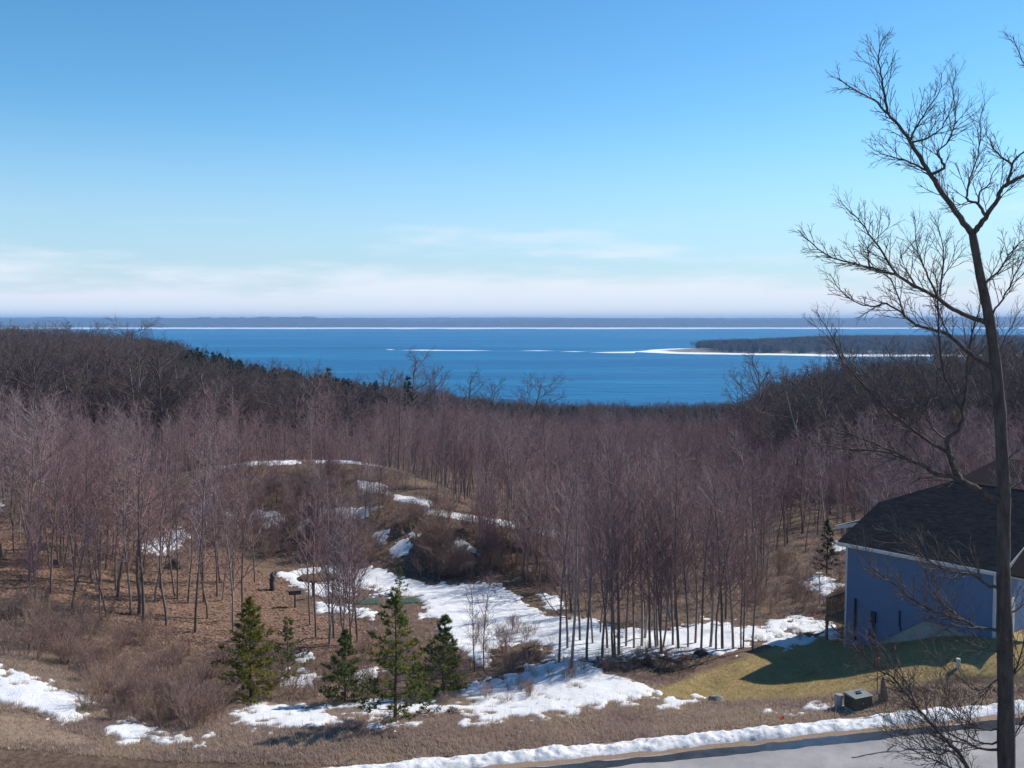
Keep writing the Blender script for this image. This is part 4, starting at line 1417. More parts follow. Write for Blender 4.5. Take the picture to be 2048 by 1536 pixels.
# limbs: (pixels, start radius px, depth slope, twig density)
LIMBS = [
    ([(1945, 468), (1920, 437), (1879, 378), (1861, 348), (1833, 305), (1820, 282), (1797, 250), (1774, 228), (1747, 200), (1710, 180), (1674, 155)], 6.6, 0.15, 1.0),
    ([(1774, 228), (1767, 182), (1760, 137), (1760, 91), (1779, 64)], 2.8, -0.2, 1.0),
    ([(1820, 282), (1833, 255), (1851, 223), (1879, 182), (1883, 146)], 2.6, 0.3, 1.0),
    ([(1822, 285), (1851, 278), (1879, 260), (1897, 230), (1905, 200)], 2.4, -0.4, 1.0),
    ([(1861, 348), (1888, 337), (1883, 319), (1874, 305), (1897, 282), (1911, 237), (1906, 182), (1911, 137)], 3.2, 0.2, 1.0),
    ([(1852, 340), (1824, 326), (1788, 314), (1756, 305), (1738, 290)], 2.4, -0.3, 1.0),
    ([(1945, 468), (1956, 455), (1975, 428), (1995, 401), (2000, 383), (2015, 364), (2025, 328), (2047, 305), (2075, 285)], 6.2, -0.2, 0.9),
    ([(2010, 372), (2030, 360), (2050, 350), (2090, 340), (2112, 255), (2082, 168), (2045, 120), (2026, 72)], 4.4, 0.2, 0.9),
    ([(1970, 430), (1956, 408), (1936, 401), (1934, 387), (1938, 364), (1947, 337), (1961, 282), (1961, 237), (1970, 205)], 3.2, 0.3, 1.0),
    ([(1956, 408), (1961, 383), (1979, 369), (1983, 350), (1997, 328)], 2.2, -0.3, 1.0),
    ([(2024, 328), (1993, 305), (1975, 273), (1968, 250)], 2.2, 0.3, 1.0),
    ([(1920, 437), (1905, 410), (1890, 380), (1885, 350)], 1.8, -0.4, 0.8),
    ([(1972, 645), (1934, 631), (1897, 613), (1870, 592), (1833, 574), (1797, 553), (1756, 540), (1710, 528), (1665, 515), (1628, 492), (1596, 460)], 5.0, -0.15, 1.0),
    ([(1797, 553), (1756, 492), (1724, 446), (1692, 415), (1674, 396)], 2.4, 0.25, 1.0),
    ([(1740, 536), (1735, 500), (1745, 485), (1775, 455), (1778, 428)], 1.8, -0.2, 1.0),
    ([(1874, 592), (1852, 542), (1835, 500), (1829, 433)], 2.4, 0.35, 1.0),
    ([(1880, 588), (1886, 524), (1883, 478), (1870, 440)], 2.2, -0.3, 1.0),
    ([(1833, 574), (1815, 545), (1800, 520), (1830, 480)], 1.8, 0.3, 1.0),
    ([(1985, 735), (1958, 720), (1929, 699), (1897, 670), (1862, 658), (1838, 651), (1810, 633), (1774, 608), (1742, 613), (1710, 604), (1678, 578), (1660, 547)], 4.8, 0.2, 1.0),
    ([(1810, 633), (1788, 574), (1770, 548), (1730, 535)], 1.9, -0.25, 1.0),
    ([(1897, 670), (1880, 630), (1870, 600), (1893, 585)], 1.9, 0.3, 0.9),
    ([(2006, 1003), (1966, 985), (1945, 972), (1920, 960), (1904, 954), (1870, 948), (1846, 931), (1813, 919), (1771, 904), (1734, 900), (1688, 898), (1655, 890)], 7.2, -0.2, 0.8),
    ([(1920, 960), (1904, 927), (1896, 890), (1898, 873), (1920, 857), (1925, 823), (1916, 807), (1900, 774), (1887, 745), (1879, 683), (1875, 600), (1872, 540)], 6.2, 0.1, 0.9),
    ([(1924, 820), (1929, 800), (1933, 766), (1937, 708), (1945, 662), (1958, 621), (1966, 585)], 4.2, 0.25, 0.9),
    ([(1897, 905), (1862, 886), (1817, 852), (1780, 824), (1738, 782), (1705, 745), (1680, 712), (1664, 675), (1635, 625)], 3.8, -0.2, 0.9),
    ([(1817, 852), (1846, 828), (1879, 782), (1888, 760)], 2.2, 0.3, 0.8),
    ([(1745, 790), (1720, 755), (1697, 728), (1672, 690), (1640, 660), (1614, 641)], 1.9, 0.2, 0.8),
    ([(1846, 931), (1790, 905), (1734, 881), (1676, 857), (1635, 824), (1589, 770), (1565, 757)], 2.4, 0.35, 0.9),
    ([(1896, 880), (1870, 862), (1850, 830), (1830, 790), (1815, 750), (1780, 710), (1770, 690)], 2.0, -0.35, 0.8),
    ([(2003, 1172), (1992, 1174), (1975, 1170), (1959, 1158), (1940, 1147), (1913, 1145), (1871, 1130), (1845, 1110), (1810, 1085), (1780, 1060)], 4.0, -0.3, 0.8),
    ([(2007, 1262), (1975, 1258), (1950, 1254), (1923, 1239), (1892, 1231), (1860, 1218), (1839, 1208), (1818, 1193), (1787, 1168), (1754, 1145), (1735, 1124), (1712, 1092)], 3.6, -0.15, 0.9),
    ([(1950, 1254), (1912, 1229), (1881, 1201), (1862, 1176), (1848, 1128), (1835, 1085)], 2.6, 0.25, 0.8),
    ([(2004, 1600), (1960, 1568), (1934, 1534), (1917, 1505), (1891, 1479), (1865, 1450), (1834, 1414), (1808, 1381), (1782, 1352), (1758, 1341), (1736, 1317), (1708, 1288), (1679, 1267), (1651, 1240)], 4.6, -0.2, 1.0),
    ([(1834, 1414), (1815, 1370), (1795, 1345), (1770, 1300), (1735, 1272)], 2.0, 0.25, 0.9),
    ([(2001, 1500), (1965, 1498), (1932, 1484), (1901, 1469), (1870, 1453), (1822, 1412), (1790, 1380)], 3.0, 0.2, 0.9),
    ([(2001, 1482), (1977, 1488), (1941, 1474), (1917, 1438), (1895, 1400), (1880, 1345)], 2.4, -0.3, 0.9),
    ([(2000, 1457), (1975, 1460), (1941, 1448), (1915, 1429), (1895, 1400), (1840, 1375)], 2.2, 0.3, 0.9),
    ([(1930, 1530), (1903, 1503), (1870, 1507), (1822, 1476), (1774, 1438), (1745, 1420)], 2.2, 0.3, 0.9),
    ([(1980, 1575), (1940, 1555), (1889, 1529), (1834, 1505), (1784, 1474), (1765, 1450)], 2.4, -0.3, 0.9),
    ([(2006, 1360), (1990, 1362), (1960, 1380), (1930, 1365), (1890, 1330), (1850, 1300)], 2.0, 0.2, 0.9),
    ([(2006, 1310), (1985, 1300), (1950, 1290), (1905, 1265), (1870, 1240)], 2.0, -0.2, 0.9),
    ([(1973, 600), (1972, 567), (1997, 542), (2025, 501), (2048, 478), (2085, 455)], 3.0, 0.3, 1.0),
    ([(1982, 650), (1986, 624), (2011, 588), (2048, 515), (2070, 470)], 2.8, -0.2, 1.0),
    ([(1990, 730), (2003, 690), (2025, 650), (2040, 620)], 2.0, 0.3, 0.9),
    ([(2008, 985), (2023, 976), (2048, 960), (2085, 930)], 3.4, 0.1, 0.8),
    ([(2004, 935), (2025, 910), (2060, 880)], 2.4, 0.3, 0.8),
    ([(2010, 1230), (2040, 1215), (2075, 1180)], 2.6, 0.2, 0.8),
    ([(2012, 1380), (2035, 1330), (2048, 1290), (2070, 1240)], 2.6, -0.2, 0.9),
    ([(2013, 1500), (2040, 1450), (2060, 1400)], 2.4, 0.2, 0.9),
]
TWG = dict(n=[5, 4, 3], wob=[0.06, 0.07, 0.08], trop=[0.05, 0.03, 0.02], tip=[0.5, 0.6, 0.6], sides=[3, 3, 3],
           nb=[5, 2], t0=[0.2, 0.3], ang=[0.58, 0.55], ratio=[0.5, 0.55], fall=[(1.1, 0.6), (1.1, 0.7)], rad=[0.0062, 0.0044, 0.0034])
trng = np.random.default_rng(44)
tp = at(2030, 1980, TD)
tg = float(H(tp[0], tp[1]))
ft = empty('bare_tree', (tp[0], tp[1], tg))
tag(ft, 'tall dark leafless tree rising past the end of the blue house', 'tree')
off = np.array([tp[0], tp[1], tg])
tpts = np.array([at(x, y, TD) for x, y in TRUNK])
tpts = np.vstack([[tpts[0][0] + 0.05, tpts[0][1], tg - 0.5], tpts]) if tg < tpts[0][2] - 0.2 else tpts
tr_ = np.array([TRAD[0] * 1.3] + TRAD if len(tpts) > len(TRUNK) else TRAD) * SCALE
sp = smooth_line(tpts, 4)
sr = 0.95 * np.interp(np.linspace(0, 1, len(sp)), np.linspace(0, 1, len(tr_)), tr_) * (1 + 0.05 * trng.normal(0, 1, len(sp)))
v_, f_ = tubes([(sp - off, sr, 12)])
link('trunk', mk_mesh('front_trunk', v_, f_, [M['bark_front']], True), ft)
starts = {}
for px, r0, slope, dens in LIMBS:
    # start depth: on the parent limb that passes nearest
    P0 = np.array(px[0], float)
    d0 = TD
    best = 18.0
    for line in starts.values():
        for (qx, qy, qd) in line:
            dd = math.hypot(qx - P0[0], qy - P0[1])
            if dd < best:
                best, d0 = dd, qd
    tx = np.interp(P0[1], [y for x, y in reversed(TRUNK)], [x for x, y in reversed(TRUNK)])
    if abs(tx - P0[0]) < 12:
        d0 = TD
    P = limb_pts(px, d0, slope, trng)
    S_ = smooth_line(P, 4)
    S_[1:-1] += trng.normal(0, 0.005, (len(S_) - 2, 3))
    sx, sy = project(S_)
    starts[len(starts)] = list(zip(sx, sy, S_[:, 1]))
    rad = np.maximum(0.0048, 1.05 * r0 * SCALE * (1 - np.linspace(0, 1, len(S_)) ** 0.8 * 0.86))
    v_, f_ = tubes([(S_ - off, rad, 6)])
    lo = link('limb', mk_mesh('limb', v_, f_, [M['bark_front'] if r0 > 2.3 else M['twig_front']], True), ft)
    # twigs
    ch = []
    seg = np.linalg.norm(np.diff(S_, axis=0), axis=1)
    Ltot = seg.sum()
    cum = np.concatenate([[0], np.cumsum(seg)])
    k = 0
    t = 0.22 if r0 > 4 else 0.12
    sgn = 1
    while t < 1.0:
        q = np.array([np.interp(t * Ltot, cum, S_[:, c_]) for c_ in range(3)])
        i = min(np.searchsorted(cum, t * Ltot), len(S_) - 1)
        d = unit(S_[i] - S_[i - 1])
        a = unit(np.cross(d, np.array([0, 1.0, 0])) + trng.normal(0, 0.45, 3))
        th = trng.uniform(0.42, 0.8)
        nd = unit(d * math.cos(th) + a * sgn * math.sin(th) + UPV * 0.18)
        low = px[0][1] > 1000
        L_ = trng.uniform(0.14, 0.55) * (1.3 - 0.4 * t if low else 1.35 - 0.8 * t) * min(1.0, 0.45 + Ltot / 2.2)
        grow(trng, ch, q, nd, L_, min(0.0072, rad[i] * 0.7), 0, TWG)
        sgn = -sgn if trng.random() < 0.8 else sgn
        t += trng.uniform(0.042, 0.095) * (0.7 if low else 1.0) / dens / max(0.35, Ltot)
    if ch:
        v_, f_ = tubes([(p - off, r, s) for p, r, s, l in ch])
        link('twigs', mk_mesh('twigs', v_, f_, [M['twig_front']], True), lo)

# ------------------------------------------------------------------ planting
def place_tree(meshes, name, label, cat, group, loc, scale, rotz, parts=('trunk', 'crown')):
    r = empty(name, loc, rotz)
    r.scale = (scale[0], scale[0], scale[1])
    tag(r, label, cat, group)
    obs = []
    for nm, me_ in zip(parts, meshes):
        obs.append(link(nm, me_, r))
    return r, obs


def stuff_points(name, pts, var, rot, sc_, protos, label, cat):
    """one 'stuff' object: points that carry copies of trees already standing in the scene"""
    me_ = mk_mesh(name, np.array(pts), [np.zeros((0, 3), np.int32)][:0] or [], None) if False else bpy.data.meshes.new(name)
    P = np.array(pts, np.float32)
    me_.vertices.add(len(P))
    me_.vertices.foreach_set('co', P.ravel())
    for an, kind_, val in (('var', 'INT', np.array(var, np.int32)), ('rot', 'FLOAT', np.array(rot, np.float32)), ('sxy', 'FLOAT', np.array([s[0] for s in sc_], np.float32)), ('sz', 'FLOAT', np.array([s[1] for s in sc_], np.float32))):
        a = me_.attributes.new(an, kind_, 'POINT')
        a.data.foreach_set('value', val)
    o = link(name, me_)
    tag(o, label, cat, kind='stuff')
    ng = bpy.data.node_groups.new(name + '_planting', 'GeometryNodeTree')
    ng.interface.new_socket('Geometry', in_out='INPUT', socket_type='NodeSocketGeometry')
    ng.interface.new_socket('Geometry', in_out='OUTPUT', socket_type='NodeSocketGeometry')
    nn, ll = ng.nodes, ng.links
    gi, go = nn.new('NodeGroupInput'), nn.new('NodeGroupOutput')

    def attr(nm, typ):
        n = nn.new('GeometryNodeInputNamedAttribute')
        n.data_type = typ
        n.inputs[0].default_value = nm
        return n.outputs[0]
    a_var, a_rot, a_s, a_z = attr('var', 'INT'), attr('rot', 'FLOAT'), attr('sxy', 'FLOAT'), attr('sz', 'FLOAT')
    rc = nn.new('ShaderNodeCombineXYZ')
    ll.new(a_rot, rc.inputs[2])
    scn = nn.new('ShaderNodeCombineXYZ')
    ll.new(a_s, scn.inputs[0])
    ll.new(a_s, scn.inputs[1])
    ll.new(a_z, scn.inputs[2])
    jn = nn.new('GeometryNodeJoinGeometry')
    for k, obs in enumerate(protos):
        jk = nn.new('GeometryNodeJoinGeometry')
        for ob in obs:
            oi = nn.new('GeometryNodeObjectInfo')
            oi.transform_space = 'ORIGINAL'
            oi.inputs['Object'].default_value = ob
            ll.new(oi.outputs['Geometry'], jk.inputs[0])
        cmp_ = nn.new('FunctionNodeCompare')
        cmp_.data_type = 'INT'
        cmp_.operation = 'EQUAL'
        ll.new(a_var, cmp_.inputs[2])
        cmp_.inputs[3].default_value = k
        ip = nn.new('GeometryNodeInstanceOnPoints')
        ll.new(gi.outputs[0], ip.inputs['Points'])
        ll.new(cmp_.outputs[0], ip.inputs['Selection'])
        ll.new(jk.outputs[0], ip.inputs['Instance'])
        ll.new(rc.outputs[0], ip.inputs['Rotation'])
        ll.new(scn.outputs[0], ip.inputs['Scale'])
        ll.new(ip.outputs[0], jn.inputs[0])
    ll.new(jn.outputs[0], go.inputs[0])
    md = o.modifiers.new('planting', 'NODES')
    md.node_group = ng
    return o


def in_frame(X, Y, m=90):
    c_ = 1024 + F * X / Y
    return (c_ > -m) & (c_ < 2048 + m)


def house_clear(X, Y):
    """outside the two houses and the lawn"""
    q = np.stack([X - EL[0], Y - EL[1]], -1)
    u, n = q @ HU, q @ HN
    a = (u > -4.0) & (u < 14) & (n > -9) & (n < 16)
    d = np.hypot(X - nb[0] - 2, Y - nb[1] - 3) < 9.5
    return ~(a | d)


def jitter_grid(d0, d1, sp_fn, seed):
    """jittered points over the visible wedge between two depths"""
    rng = np.random.default_rng(seed)
    out = []
    D = d0
    while D < d1:
        s = sp_fn(D)
        w = (1150 / F) * D
        xs_ = np.arange(-w, w, s)
        X = xs_ + rng.uniform(-0.5, 0.5, len(xs_)) * s
        Y = D + rng.uniform(-0.5, 0.5, len(xs_)) * s
        out.append(np.stack([X, Y], -1))
        D += s
    return np.concatenate(out)


frng = np.random.default_rng(99)
young, old, pine = [], [], []      # (X, Y, variant, rot, (sxy, sz), zone)

# trees picked out one by one in the photograph: base pixel, top pixel row, variant
HAND = [
    (100, 1140, 880, 0), (185, 1168, 900, 1), (232, 1182, 905, 2), (262, 1228, 895, 0), (287, 1252, 890, 4), (390, 1265, 885, 0), (408, 1205, 900, 1), (355, 1198, 930, 2),
    (320, 1180, 910, 0), (60, 1120, 890, 4), (135, 1115, 900, 3), (440, 1165, 930, 1), (465, 1190, 940, 2), (510, 1165, 950, 0), (28, 1108, 905, 2), (345, 1130, 920, 0), (225, 1115, 930, 4), (280, 1140, 915, 3),
    (620, 1250, 985, 0), (632, 1275, 990, 2), (655, 1290, 960, 3), (668, 1275, 1010, 1), (690, 1290, 970, 5), (700, 1300, 1000, 5), (715, 1285, 1010, 4),
    (968, 1338, 1150, 2), (950, 1342, 1170, 4), (1118, 1325, 960, 0), (1142, 1342, 900, 1), (1135, 1300, 960, 2), (1173, 1322, 930, 0), (1203, 1318, 990, 4), (1232, 1316, 865, 3), (1238, 1312, 880, 1), (1268, 1300, 950, 2),
    (1300, 1300, 930, 0), (1318, 1298, 900, 5), (1328, 1308, 910, 3), (1358, 1300, 940, 1), (1376, 1298, 980, 2), (1402, 1300, 960, 0), (1420, 1298, 985, 4), (1445, 1300, 950, 1), (1432, 1303, 1000, 2),
    (1467, 1300, 960, 0), (1484, 1296, 970, 3), (1505, 1300, 1010, 2), (1283, 1296, 970, 4), (1345, 1294, 960, 2), (1390, 1290, 950, 1), (1215, 1300, 980, 0), (1252, 1296, 940, 2), (1186, 1290, 1000, 1), (1160, 1285, 990, 4),
    (1640, 1208, 1060, 2), (1685, 1112, 1020, 1),
]
for bx, by, ty, k in HAND:
    p = ground_px(bx, by, 38, 110)
    top = at(bx, ty, p[1])
    hgt = float(top[2] - p[2])
    young.append((p[0], p[1], k, frng.random() * 6.28, (hgt / 10 * frng.uniform(0.85, 1.1), hgt / 10), 'hand', p[2]))

# young wood over the valley
P = jitter_grid(50, 330, lambda D: 2.0 + 0.0055 * D, 5)
X, Y = P[:, 0], P[:, 1]
Z = H(X, Y)
px, py = project(np.stack([X, Y, Z], -1))
col = 1024 + F * X / Y
ok = in_frame(X, Y, 120) & house_clear(X, Y)
crest = np.interp(col, [0, 300, 450, 600, 720, 780, 850, 950, 1000, 1100, 1200], [88, 98, 104, 105, 104, 98, 92, 88, 86, 80, 68])
left_hill = (col < 480) & (Y > 58) & (Y < crest) & (py < 1262)
beyond = Y > crest + 1.0
right_mass = (col >= 1130) & (Y > 55)
ok &= (left_hill | beyond | right_mass)
ok &= ~((col > 540) & (col < 1130) & (Y < crest + 1.0))
ok &= ~((col > 1500) & (Y < 72) & (py > 1190))
ok &= ~((col > 1560) & (col < 1720) & (Y < 95) & (py > 1110))
lim = np.interp(col, [-100, 0, 700, 760, 1100, 1480, 1600, 2200], [150, 150, 160, 230, 300, 300, 150, 135])
ok &= Y < lim
dens = np.where(left_hill, 0.82, np.where((Y < 66) & (col > 1130), 0.36, np.where((col > 1130) & (Y < 110), 0.6, 0.78)))
ok &= frng.random(len(X)) < dens
ok &= ~(snow_at(X, Y) & (Y > 78) & (col < 1150))
for x, y in zip(X[ok], Y[ok]):
    h_ = frng.uniform(6.0, 11.2) * (0.85 + 0.35 * vnoise(x / 14, y / 14, 6))
    c_ = 1024 + F * x / y
    if c_ < 1150 and y > 98:
        h_ *= 0.88
    zone = 'hill' if (c_ < 480 and y < 100) else ('house' if (c_ > 1130 and y < 95) else 'wood')
    young.append((x, y, int(frng.integers(0, 10)), frng.random() * 6.28, (h_ / 10 * frng.uniform(0.85, 1.2), h_ / 10), zone, float(H(x, y))))

# low scrubby trees on the mound face and shoulder
for poly_, n_m, d0_, d1_, s0_, s1_, sd_ in (([(440, 945), (700, 940), (770, 985), (760, 1050), (640, 1120), (560, 1120), (480, 1100), (420, 1040)], 80, 76, 100, 0.28, 0.58, 31), ([(960, 1060), (1120, 1085), (1150, 1190), (1120, 1210), (1050, 1180), (960, 1130)], 36, 68, 104, 0.4, 0.8, 32), ([(780, 960), (980, 1020), (960, 1050), (800, 1010)], 8, 80, 110, 0.35, 0.55, 33)):
    rng_ = np.random.default_rng(sd_)
    got = 0
    while got < n_m:
        x_, y_ = rng_.uniform(420, 1150), rng_.uniform(940, 1210)
        if poly_sd(np.array([x_]), np.array([y_]), poly_)[0] < 0:
            continue
        q_ = ground_px(x_, y_, d0_, d1_)
        s_ = rng_.uniform(s0_, s1_)
        young.append((q_[0], q_[1], int(rng_.integers(0, 6)), rng_.random() * 6.28, (s_ * 1.15, s_), 'mound', q_[2]))
        got += 1

# mature wood: left hill, skyline, right hand stand
P = jitter_grid(125, 900, lambda D: 4.3 + 0.0075 * D, 15)
X, Y = P[:, 0], P[:, 1]
col = 1024 + F * X / Y
ok = in_frame(X, Y, 120) & house_clear(X, Y)
lim = np.interp(col, [-100, 0, 700, 760, 1100, 1480, 1560, 2200], [142, 142, 158, 240, 310, 300, 138, 128])
ok &= Y > lim
thin = np.interp(col, [-100, 700, 780, 1100, 1450, 1500, 2200], [1, 1, 0.75, 0.7, 0.75, 1, 1])
ok &= frng.random(len(X)) < thin
for x, y in zip(X[ok], Y[ok]):
    c_ = 1024 + F * x / y
    hmax = np.interp(c_, [-100, 300, 420, 760, 1000, 1480, 1560, 1700, 2200], [18.5, 17.5, 15.5, 13, 10.5, 10.5, 14.3, 16.2, 18.5])
    h_ = hmax * frng.uniform(0.78, 1.08)
    if c_ < 800 and 300 < c_ and y > 225 and frng.random() < np.interp(c_, [300, 380, 760, 800], [0, 0.9, 0.9, 0]):
        pine.append((x, y, int(frng.integers(0, 3)), frng.random() * 6.28, (h_ / 14 * 1.05, h_ / 14 * 1.04), 'ridge', float(H(x, y))))
    elif 850 < c_ < 1450 and y > 320 and frng.random() < 0.35:
        pine.append((x, y, int(frng.integers(0, 3)), frng.random() * 6.28, (h_ / 14 * 0.9, h_ / 14 * 0.95), 'shore', float(H(x, y))))
    else:
        old.append((x, y, int(frng.integers(0, 6)), frng.random() * 6.28, (h_ / 17 * frng.uniform(0.9, 1.2), h_ / 17), 'left' if c_ < 820 else ('right' if c_ > 1440 else 'mid'), float(H(x, y))))
# skyline trees that stand out
for (bx, ty, D, k) in ((815, 722, 250, 4), (1058, 766, 262, 5), (880, 752, 262, 2), (935, 762, 270, 0), (985, 768, 270, 1), (1525, 742, 160, 0), (250, 656, 330, 5), (205, 664, 320, 4), (140, 660, 340, 4), (770, 748, 240, 1), (1490, 775, 190, 3)):
    q = at(bx, ty, D)
    g = float(H(q[0], q[1]))
    h_ = float(q[2]) - g
    old.append((q[0], q[1], k, frng.random() * 6.28, (h_ / 17 * 1.15, h_ / 17), 'sky', g))
for (bx, ty, D) in ((350, 700, 320), (372, 712, 330), (385, 708, 335), (660, 738, 300), (820, 755, 240), (1655, 1040, 78)):
    q = at(bx, ty, D)
    g = float(H(q[0], q[1]))
    h_ = float(q[2]) - g
    pine.append((q[0], q[1], int(frng.integers(0, 3)), 0.3, (h_ / 14 * 1.1, h_ / 14), 'single', g))


def settle(lst, meshes, name, labels, cat, nmax, parts, stuff_name, stuff_label, stuff_cat):
    lst = sorted(lst, key=lambda t: -(t[4][1] * (3 if t[5] in ('hand', 'sky', 'single') else 1)) / t[1])
    protos = {}
    for t in lst[:nmax]:
        x, y, k, rot, sc2, zone, z = t
        lab, grp = labels(t)
        r, obs = place_tree(meshes[k], name, lab, cat, grp, (x, y, z - 0.02), sc2, rot, parts)
        protos.setdefault(k, obs)
    rest = lst[nmax:]
    if rest:
        stuff_points(stuff_name, [(t[0], t[1], t[6]) for t in rest], [t[2] for t in rest], [t[3] for t in rest], [t[4] for t in rest],
                     [protos[k] for k in range(len(meshes))], stuff_label, stuff_cat)
    return protos


MARKS = [(ground_px(bx_, by_, 38, 110), nm_) for bx_, by_, nm_ in (
    (503, 1402, 'the golden-green pine'), (350, 1137, 'the dark brush heap'), (545, 1180, 'the tall broken stump'), (590, 1215, 'the grey nest box'),
    (635, 1160, 'the dark hummocks'), (770, 1206, 'the green turf mats'), (1060, 1314, 'the rusty brush heap'), (1402, 1310, 'the small dark stick heap'), (1325, 1335, 'the long dark brush heap'),
    (335, 1085, 'the hillside snow patch'), (690, 1408, 'the dark bushy pine'), (888, 1396, 'the grey-green pine'), (1670, 1260, 'the house deck'), (1655, 1110, 'the small dark pine'), (1640, 1170, 'the snow behind the deck'), (1040, 1052, 'the snowy path on the mound'), (1450, 1275, 'the snow beyond the row'))]


def near_mark(t, lim):
    best, nm = lim, None
    for p_, nm_ in MARKS:
        d_ = math.hypot(p_[0] - t[0], p_[1] - t[1])
        if d_ < best:
            best, nm = d_, nm_
    return nm


def refine(t, lab, grp, h_):
    size = 'short' if h_ < 7.0 else ('tall' if h_ > 9.6 else 'mid-height')
    nm = near_mark(t, 9.0)
    lab = size + ' ' + lab
    if nm and len((lab + nm).replace('-', ' ').split()) > 14:
        nm = None
    if nm:
        lab = lab + ', near ' + nm
    return lab, grp + ', ' + size + (', ' + nm if nm else '')


def young_label(t):
    x, y, k, rot, sc2, zone, z = t
    c_ = 1024 + F * x / y
    many = {3: 'forked', 5: 'clumped', 4: 'leaning', 6: 'spreading', 7: 'spreading', 8: 'pole-like', 9: 'pole-like'}.get(k, 'straight')
    if c_ < 560:
        w = ('slim %s bare tree on the leafy hillside' % many, 'bare trees on the leafy hillside')
    elif c_ < 760 and y < 90:
        w = ('thin %s bare tree beside the upper snow basin' % many, 'thin trees by the snow basin')
    elif c_ < 1000 and y < 70:
        w = ('spindly %s bare sapling in the snow field' % many, 'saplings in the snow field')
    elif y < 57:
        w = ('slim %s bare tree by the lawn edge' % many, 'bare trees along the lawn edge')
    elif c_ > 1130:
        w = ('reddish %s bare tree in the young wood' % many, 'young wood before the lake')
    else:
        w = ('reddish %s bare tree in the young wood behind the mound' % many, 'young wood behind the mound')
    return refine(t, w[0], w[1] + ', ' + many, t[4][1] * 10)


def old_label(t):
    x, y, k, rot, sc2, zone, z = t
    c_ = 1024 + F * x / y
    form = 'broad-crowned' if k >= 4 else ('forked' if k == 3 else 'tall-crowned')
    if c_ < 820:
        w = ('dark %s bare tree on the wooded ridge above the young trees' % form, 'old trees on the wooded ridge')
    elif c_ > 1440:
        w = ('dark %s bare tree in the tall stand beyond the blue house' % form, 'old trees beyond the house')
    else:
        w = ('dark %s bare tree rising against the lake water' % form, 'old trees against the lake')
    tall = 'very tall' if t[4][1] * 17 > 16.5 else ('lower' if t[4][1] * 17 < 13.5 else 'tall')
    pale = ''
    return tall + ' ' + w[0], w[1] + ', ' + form + ', ' + tall


def pine_label(t):
    if t[1] < 100:
        return 'small dark pine in the brush beside the house gutter', None
    c_ = 1024 + F * t[0] / t[1]
    if c_ < 820:
        return 'dark evergreen on the sloping skyline of the wooded ridge', 'evergreens on the ridge'
    return 'dark evergreen poking above the bare wood at the lake edge', 'evergreens at the lake edge'


YP = settle(young, YT, 'young_tree', young_label, 'tree', 300, ('trunk', 'crown'), 'young_wood', 'dense reddish mass of bare young trees filling the valley', 'wood')
OP = settle(old, OT, 'old_tree', old_label, 'tree', 260, ('trunk', 'crown'), 'old_wood', 'dark mass of bare mature trees covering the far slopes', 'wood')
PP = settle(pine, [p[:3] for p in PT_FAR], 'evergreen_tree', pine_label, 'tree', 110, ('trunk', 'branches', 'needles'), 'evergreen_wood', 'dark mass of distant evergreens along the ridge', 'wood')

# wood on the lake point: far off, reads as one mass
prng = np.random.default_rng(12)
okp = (sdp > 60) & (GX > 485)
cx_ = prng.uniform(485, 2250, 16000)
cy_ = prng.uniform(2250, 2900, 16000)
ii = np.clip(((cx_ - gx[0]) / (gx[1] - gx[0])).astype(int), 0, len(gx) - 1)
jj = np.clip(((cy_ - gy[0]) / (gy[1] - gy[0])).astype(int), 0, len(gy) - 1)
k_ = okp[jj, ii]
cx_, cy_, cz_ = cx_[k_], cy_[k_], zz[jj, ii][k_]
n_ = min(6500, len(cx_))
kinds = prng.integers(0, 9, n_)
hs2 = prng.uniform(16, 20, n_)
sc2 = [(h / (17 if k < 6 else 14) * 2.0, h / (17 if k < 6 else 14)) for h, k in zip(hs2, kinds)]
stuff_points('point_wood', np.stack([cx_[:n_], cy_[:n_], cz_[:n_] - 0.3], -1), kinds, prng.random(n_) * 6.28, sc2,
             [OP[k] for k in range(6)] + [PP[k] for k in range(3)], 'distant dark wood covering the point in the lake', 'wood')

# ------------------------------------------------------------------ near evergreens
NEAR = [  # base px, top row, width px, settings, label
    (503, 1402, 1196, 118, dict(seed=401, clear=0.15, dens=2.0, tone_shift=0.30, blades=8, blen=0.17, tufts=22, lowgap=0.02), 'narrow golden-green pine at the foot of the leafy slope'),
    (578, 1362, 1236, 84, dict(seed=402, dens=1.0, tone_shift=0.1, blades=8, blen=0.15, tufts=12, clear=0.25), 'thin see-through young pine between golden pine and dark pine'),
    (690, 1408, 1262, 92, dict(seed=403, clear=0.25, dens=1.5, tone_shift=0.08, blades=8, blen=0.13, tufts=24, lowgap=0.03), 'dark bushy pine tangled with brown brush by the snow'),
    (790, 1446, 1180, 150, dict(seed=404, dens=1.4, tone_shift=0.2, blades=8, blen=0.18, tufts=20, lowgap=0.07, clear=0.2), 'tallest pine with gappy upper branches standing in the snow'),
    (888, 1396, 1235, 108, dict(seed=405, clear=0.25, dens=1.4, tone_shift=0.14, blades=8, blen=0.17, tufts=18, lowgap=0.05), 'grey-green pine with bare top shoots beside the tallest pine'),
    (852, 1432, 1386, 48, dict(seed=406, dens=0.5, tone_shift=0.1, blades=8, blen=0.10, tufts=8), 'small sparse pine seedling at the snow edge'),
    (800, 1190, 1135, 40, dict(seed=407, dens=0.5, tone_shift=0.0, blades=7, blen=0.14, tufts=8), 'small sparse pine seedling below the dark brushy bank'),
]
